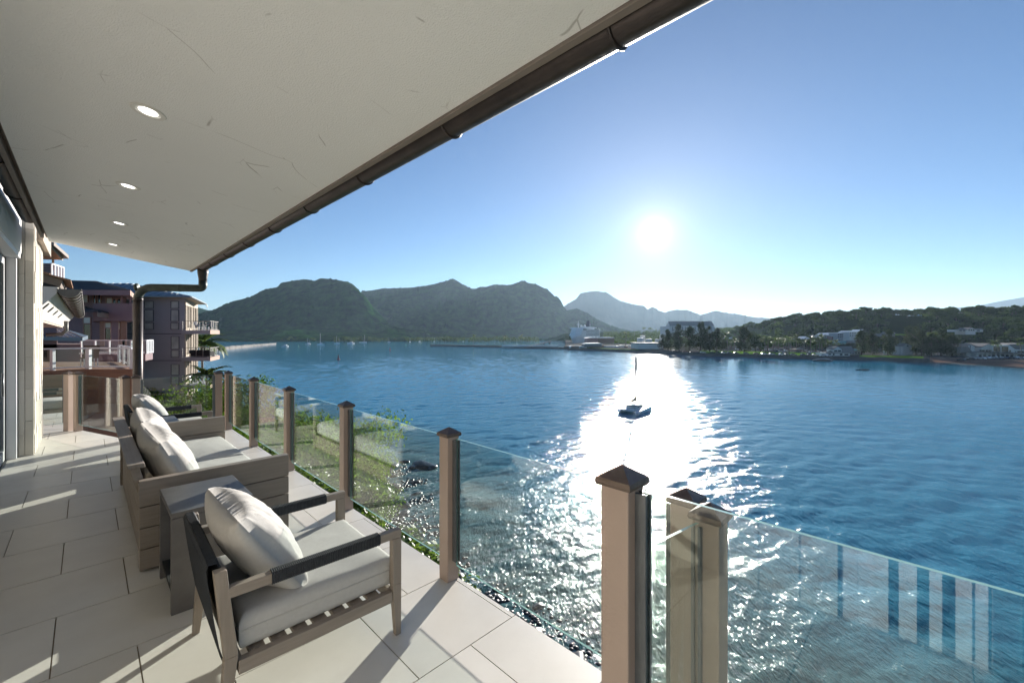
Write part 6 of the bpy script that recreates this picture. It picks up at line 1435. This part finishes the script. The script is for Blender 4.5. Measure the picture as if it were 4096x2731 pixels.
# ---- boats
def catamaran():
    p = sea(2541, 1646); e = empty('catamaran', (p.x, p.y, SEA), 0, 'moored sailing catamaran with bare mast in the sun glitter', 'boat')
    e.scale = (.84, .84, .80); fw = Vector((.62, .78, 0)); e.rotation_euler = (0, 0, math.atan2(fw.y, fw.x))      # bow away to the right
    Lh = 12.4
    for s in (-1, 1):
        m = MB(); secs = [(-Lh / 2, .55, .35, 1.0), (-Lh / 2 + .9, .62, .0, 1.35), (-2, .68, -.3, 1.55), (2.5, .62, -.3, 1.65), (5, .34, -.15, 1.75), (Lh / 2 + .3, .05, .3, 1.85)]
        k = 0; V = []
        for x, hw_, zb_, zt in secs: V += [(x, s * 3.0 - hw_, zt), (x, s * 3.0 - hw_ * .75, (zt + zb_) / 2), (x, s * 3.0, zb_ - .25), (x, s * 3.0 + hw_ * .75, (zt + zb_) / 2), (x, s * 3.0 + hw_, zt)]
        f = [(i * 5 + j, i * 5 + j + 1, (i + 1) * 5 + j + 1, (i + 1) * 5 + j) for i in range(len(secs) - 1) for j in range(4)] + [(i * 5 + 4, i * 5, (i + 1) * 5, (i + 1) * 5 + 4) for i in range(len(secs) - 1)] + [(0, 1, 2, 3, 4)]
        m.add(V, f); ho = m.build('hull', ['hull_cat'], e)
        for x in (-3, -.5, 2): MB().box(x, x + .7, s * 3.0 - s * .70 - .02, s * 3.0 + s * .70 + .02, 1.15, 1.32).build('porthole', ['far_dark'], ho) if False else None
    m = MB(); m.prism([(-5.4, -2.6), (2.8, -2.6), (2.8, 2.6), (-5.4, 2.6)], .95, 1.45); m.build('bridge_deck', ['hull_cat'], e)
    m = MB(); m.hexa([(-2.6, -2.3, 1.46), (2.6, -1.9, 1.46), (2.6, 1.9, 1.46), (-2.6, 2.3, 1.46)], [(-2.3, -1.9, 2.75), (.9, -1.5, 2.85), (.9, 1.5, 2.85), (-2.3, 1.9, 2.75)]); co = m.build('cabin', ['ship_white'], e, bevel=.15)
    MB().hexa([(-2.45, -2.2, 1.95), (1.8, -1.85, 1.95), (1.8, 1.85, 1.95), (-2.45, 2.2, 1.95)], [(-2.42, -2.07, 2.4), (1.45, -1.72, 2.4), (1.45, 1.72, 2.4), (-2.42, 2.07, 2.4)]).build('cabin_window', ['far_dark'], co)
    m = MB(); m.box(-5.3, -2.4, -2.2, 2.2, 3.0, 3.12); m.build('hardtop', ['ship_white'], e)
    for y in (-2, 2): m = MB(); m.tube([(-5.1, y, 1.45), (-5.1, y, 3.0)], .06, 6); m.build('hardtop_post', ['steel'], e)
    MB().tube([(.6, 0, 2.8), (.6, 0, 18.6)], [.31, .26], 8).build('mast', ['far_dark'], e); MB().tube([(.6, 0, 3.7), (-5.2, 0, 3.6)], .12, 6).build('boom', ['far_grey'], e)
    m = MB(); m.hexa([(.3, -.18, 3.75), (-4.8, -.18, 3.7), (-4.8, .18, 3.7), (.3, .18, 3.75)], [(.3, -.1, 5.3), (-3.6, -.05, 4.1), (-3.6, .05, 4.1), (.3, .1, 5.3)]); m.build('furled_sail', ['sail_cover'], e)
    m = MB(); m.tube([(6.3, 0, 1.7), (.6, 0, 17.5)], .03, 4); m.tube([(.6, 0, 18.5), (-1.5, 3, 1.6)], .025, 4); m.tube([(.6, 0, 18.5), (-1.5, -3, 1.6)], .025, 4); m.build('rigging', ['far_grey'], e); MB().bar((6.1, -3, 1.75), (6.1, 3, 1.75), .2, .15).build('cross_beam', ['hull_cat'], e)
    m = MB()
    for s in (-1, 1):
        m.tube([(-5.6, s * 3.5, 2.1), (5.8, s * 3.3, 2.5)], .025, 4)
        for x in np.linspace(-5.5, 5.5, 7): m.tube([(x, s * 3.45, 1.4), (x, s * 3.42, 2.3)], .02, 4)
    m.build('guard_rail', ['steel'], e)
catamaran()
def hull_mesh(L_, B_, H_, mname):
    m = MB(); secs = [(-.5, .75, .1), (-.2, 1, 0), (.2, .9, 0), (.42, .45, .08), (.5, .02, .2)]; V = []
    for x, w_, zz in secs: V += [(x * L_, -w_ * B_ / 2, H_ * (1 + max(0, x) * .35)), (x * L_, -w_ * B_ * .3, zz * H_ - .2), (x * L_, w_ * B_ * .3, zz * H_ - .2), (x * L_, w_ * B_ / 2, H_ * (1 + max(0, x) * .35))]
    f = [(i * 4 + j, i * 4 + j + 1, (i + 1) * 4 + j + 1, (i + 1) * 4 + j) for i in range(4) for j in range(3)] + [(i * 4 + 3, i * 4, (i + 1) * 4, (i + 1) * 4 + 3) for i in range(4)] + [(0, 1, 2, 3)]
    m.add(V, f); return m.mesh('hull', mname)
hm = hull_mesh(12, 3.6, 1.4, 'ship_white'); rgs = random.Random(12)
for i, (px, py, h, sc, two) in enumerate(((1232, 1376, 13, .9, 1), (1283, 1378, 18, 1.25, 0), (1348, 1375, 15, 1.15, 1), (1441, 1369.5, 11, .6, 0), (1457, 1369.5, 17, 1.1, 0), (1556, 1368.5, 14, .9, 0), (1640, 1368, 13, .9, 0), (1737, 1367, 13, .9, 0), (1853, 1366.5, 12, .8, 0))):
    p = sea(px, py); e = empty('sailboat', p, rgs.uniform(0, 6.28), ('%s sailboat moored under the green mountain' % ('leftmost two-masted', 'tall masted white', 'second two-masted', 'smallest', 'tallest central', 'lone middle', 'right of middle', 'second from right', 'rightmost')[i]), 'sailboat', 'sailboats under the mountain')
    e.scale = (sc,) * 3; link_mesh('hull', hm, e)
    MB().hexa([(-2.5, -1.1, 1.4), (2.2, -.8, 1.45), (2.2, .8, 1.45), (-2.5, 1.1, 1.4)], [(-2.3, -.9, 2.2), (1.4, -.6, 2.1), (1.4, .6, 2.1), (-2.3, .9, 2.2)]).build('cabin', ['ship_white'], e); MB().tube([(.8, 0, 1.5), (.8, 0, h)], [.16, .10], 6).build('mast', ['ship_white'], e); MB().tube([(.8, 0, 2.6), (-3.8, 0, 2.7)], .18, 6).build('boom', ['ship_grey'], e)
    if two: MB().tube([(-4.5, 0, 1.4), (-4.5, 0, h * .72)], [.14, .09], 6).build('mast', ['ship_white'], e)
for i, (px, py, sc) in enumerate(((1403, 1374.5, 1.3), (1140, 1386, .9), (1678, 1366, .5))):
    p = sea(px, py); e = empty('motor_boat', p, rgs.uniform(2.5, 3.6), ('large white motor cruiser among the moored sailboats', 'small white motor boat nearest the breakwater tip', 'tiny white motor boat right of the sailboats')[i], 'boat'); e.scale = (sc,) * 3; link_mesh('hull', hm, e)
    MB().box(-3.5, 2, -1.4, 1.4, 1.4, 3.0).build('cabin', ['ship_white'], e, bevel=.2); MB().box(-3.52, 2.02, -1.42, 1.42, 2.1, 2.6).build('cabin_window', ['far_dark'], e); MB().box(-3, .5, -1.2, 1.2, 3.4, 3.6).build('flybridge', ['ship_white'], e); MB().box(-2.8, -2.5, -1, 1, 3.0, 3.4).build('flybridge_post', ['ship_white'], e)
for i, (px, py, sc, mm) in enumerate(((1353.5, 1438, 1.0, 'buoy_red'), (1560, 1401, .95, 'buoy_red'), (1194, 1388, .95, 'buoy_green'), (1383, 1374, .8, 'buoy_green'), (1624, 1381, .8, 'buoy_green'))):
    p = sea(px, py); e = empty('buoy', p, 0, ('nearest red channel buoy', 'farther red channel buoy', 'green buoy left of the sailboats', 'green buoy between the moored boats', 'rightmost green buoy')[i] + ' on the blue water', 'buoy'); e.scale = (sc * 1.25,) * 3
    MB().lathe([(.3, -.4), (1.0, -.1), (1.0, .5), (.5, .7)], 12).build('float', [mm], e); MB().lathe([(.5, .7), (.28, 2.0), (.28, 2.4), (.42, 2.5), (.2, 3.1)], 8).build('tower', [mm], e)
# canoe with paddlers, swimmer, offshore rock
p = sea(3450, 1480); e = empty('outrigger_canoe', p, R(4), 'dark outrigger canoe crossing off the right shore', 'canoe'); MB().tube([(-5, 0, .5), (-3, 0, .15), (3, 0, .15), (5, 0, .5)], [.08, .32, .32, .08], 8).build('hull', ['far_dark'], e); MB().tube([(-2.5, -1.8, .1), (2.5, -1.8, .1)], .14, 6).build('outrigger', ['far_dark'], e)
for x in (-1.5, 1.5): MB().tube([(x, 0, .4), (x, -1.8, .15)], .05, 5).build('outrigger_boom', ['far_dark'], e)
def person(loc, label, sit=True, rz=0, group=None):
    e = bpy.data.objects.new('person', bpy.data.meshes.new('person')); COL.objects.link(e); bm = bmesh.new()
    j = {'pel': (0, 0, .0), 'chest': (.05, 0, .42), 'neck': (.06, 0, .58), 'head': (.07, 0, .72), 'top': (.07, 0, .84), 'sl': (.05, .18, .52), 'el': (.2, .24, .28), 'hl': (.42, .18, .22), 'sr': (.05, -.18, .52), 'er': (.2, -.24, .28), 'hr': (.42, -.18, .22), 'kl': (.42, .1, .12) if sit else (.03, .1, -.42), 'fl': (.55, .1, -.25) if sit else (0, .1, -.85), 'kr': (.42, -.1, .12) if sit else (.03, -.1, -.42), 'fr': (.55, -.1, -.25) if sit else (0, -.1, -.85)}
    V = {k: bm.verts.new(p_) for k, p_ in j.items()}
    for a, b in (('pel', 'chest'), ('chest', 'neck'), ('neck', 'head'), ('head', 'top'), ('chest', 'sl'), ('sl', 'el'), ('el', 'hl'), ('chest', 'sr'), ('sr', 'er'), ('er', 'hr'), ('pel', 'kl'), ('kl', 'fl'), ('pel', 'kr'), ('kr', 'fr')): bm.edges.new((V[a], V[b]))
    bm.to_mesh(e.data); bm.free(); e.data.materials.append(MAT['far_dark']); sk = e.modifiers.new('skin', 'SKIN'); e.modifiers.new('sub', 'SUBSURF').levels = 1
    rad = {'pel': .15, 'chest': .16, 'neck': .06, 'head': .11, 'top': .08}; 
    for k, sv in zip(j, e.data.skin_vertices[0].data): r_ = rad.get(k, .055); sv.radius = (r_, r_); sv.use_root = (k == 'pel')
    e.location = loc; e.rotation_euler = (0, 0, rz); return tag(e, label, 'person', group)
for x, lab in ((-1.8, 'person in dark clothing paddling at the back of the canoe'), (0, 'person in dark clothing seated in the middle of the canoe'), (1.8, 'person in dark clothing paddling at the front of the canoe')): person((p.x + x, p.y + x * .07, SEA + .45), lab, rz=R(4))
q = sea(2880, 1448); person((q.x, q.y, SEA + .3), 'person on a surfboard in the glitter near the sea wall', rz=1.2)
MB().prism([(-1.3, -.1), (-.6, -.28), (.7, -.28), (1.4, 0), (.7, .28), (-.6, .28)], -.06, .06).build('surfboard', ['far_white'], loc=(q.x, q.y, SEA + .16), rz=1.2); tag(bpy.data.objects['surfboard'], 'pale surfboard under the seated person near the sea wall', 'surfboard')
for k in range(14):
    pp = gpx(2855 + k * 11 + rgc.uniform(-4, 4), 428 + rgc.uniform(-6, 12)); person((pp.x, pp.y, pp.z + .87), 'tiny standing person among the group on the park lawn', False, rgc.uniform(0, 6), 'people on the park lawn')
rk = sea(3292, 1444); o = link_mesh('boulder', wrocks[0], None, (rk.x, rk.y, SEA + .3), 0, (6, 4, 2.6)); tag(o, 'large dark rock standing off the sea wall by the shore house', 'boulder')
# ---- haze: one closed volume of pale air
hz = bpy.data.materials.new('haze'); hz.use_nodes = True; MAT['haze'] = hz; t = hz.node_tree; t.nodes.clear(); o = t.nodes.new('ShaderNodeOutputMaterial'); pv = t.nodes.new('ShaderNodeVolumePrincipled')
pv.inputs['Color'].default_value = (.54, .75, .97, 1); pv.inputs['Density'].default_value = HAZE; pv.inputs['Anisotropy'].default_value = .35; t.links.new(pv.outputs[0], o.inputs['Volume'])
MB().box(-15500, 15500, -1500, 14500, SEA - 16, 715).build('haze', ['haze']); tag(bpy.data.objects['haze'], 'thin pale sea haze filling the air of the bay', 'haze', kind='stuff')
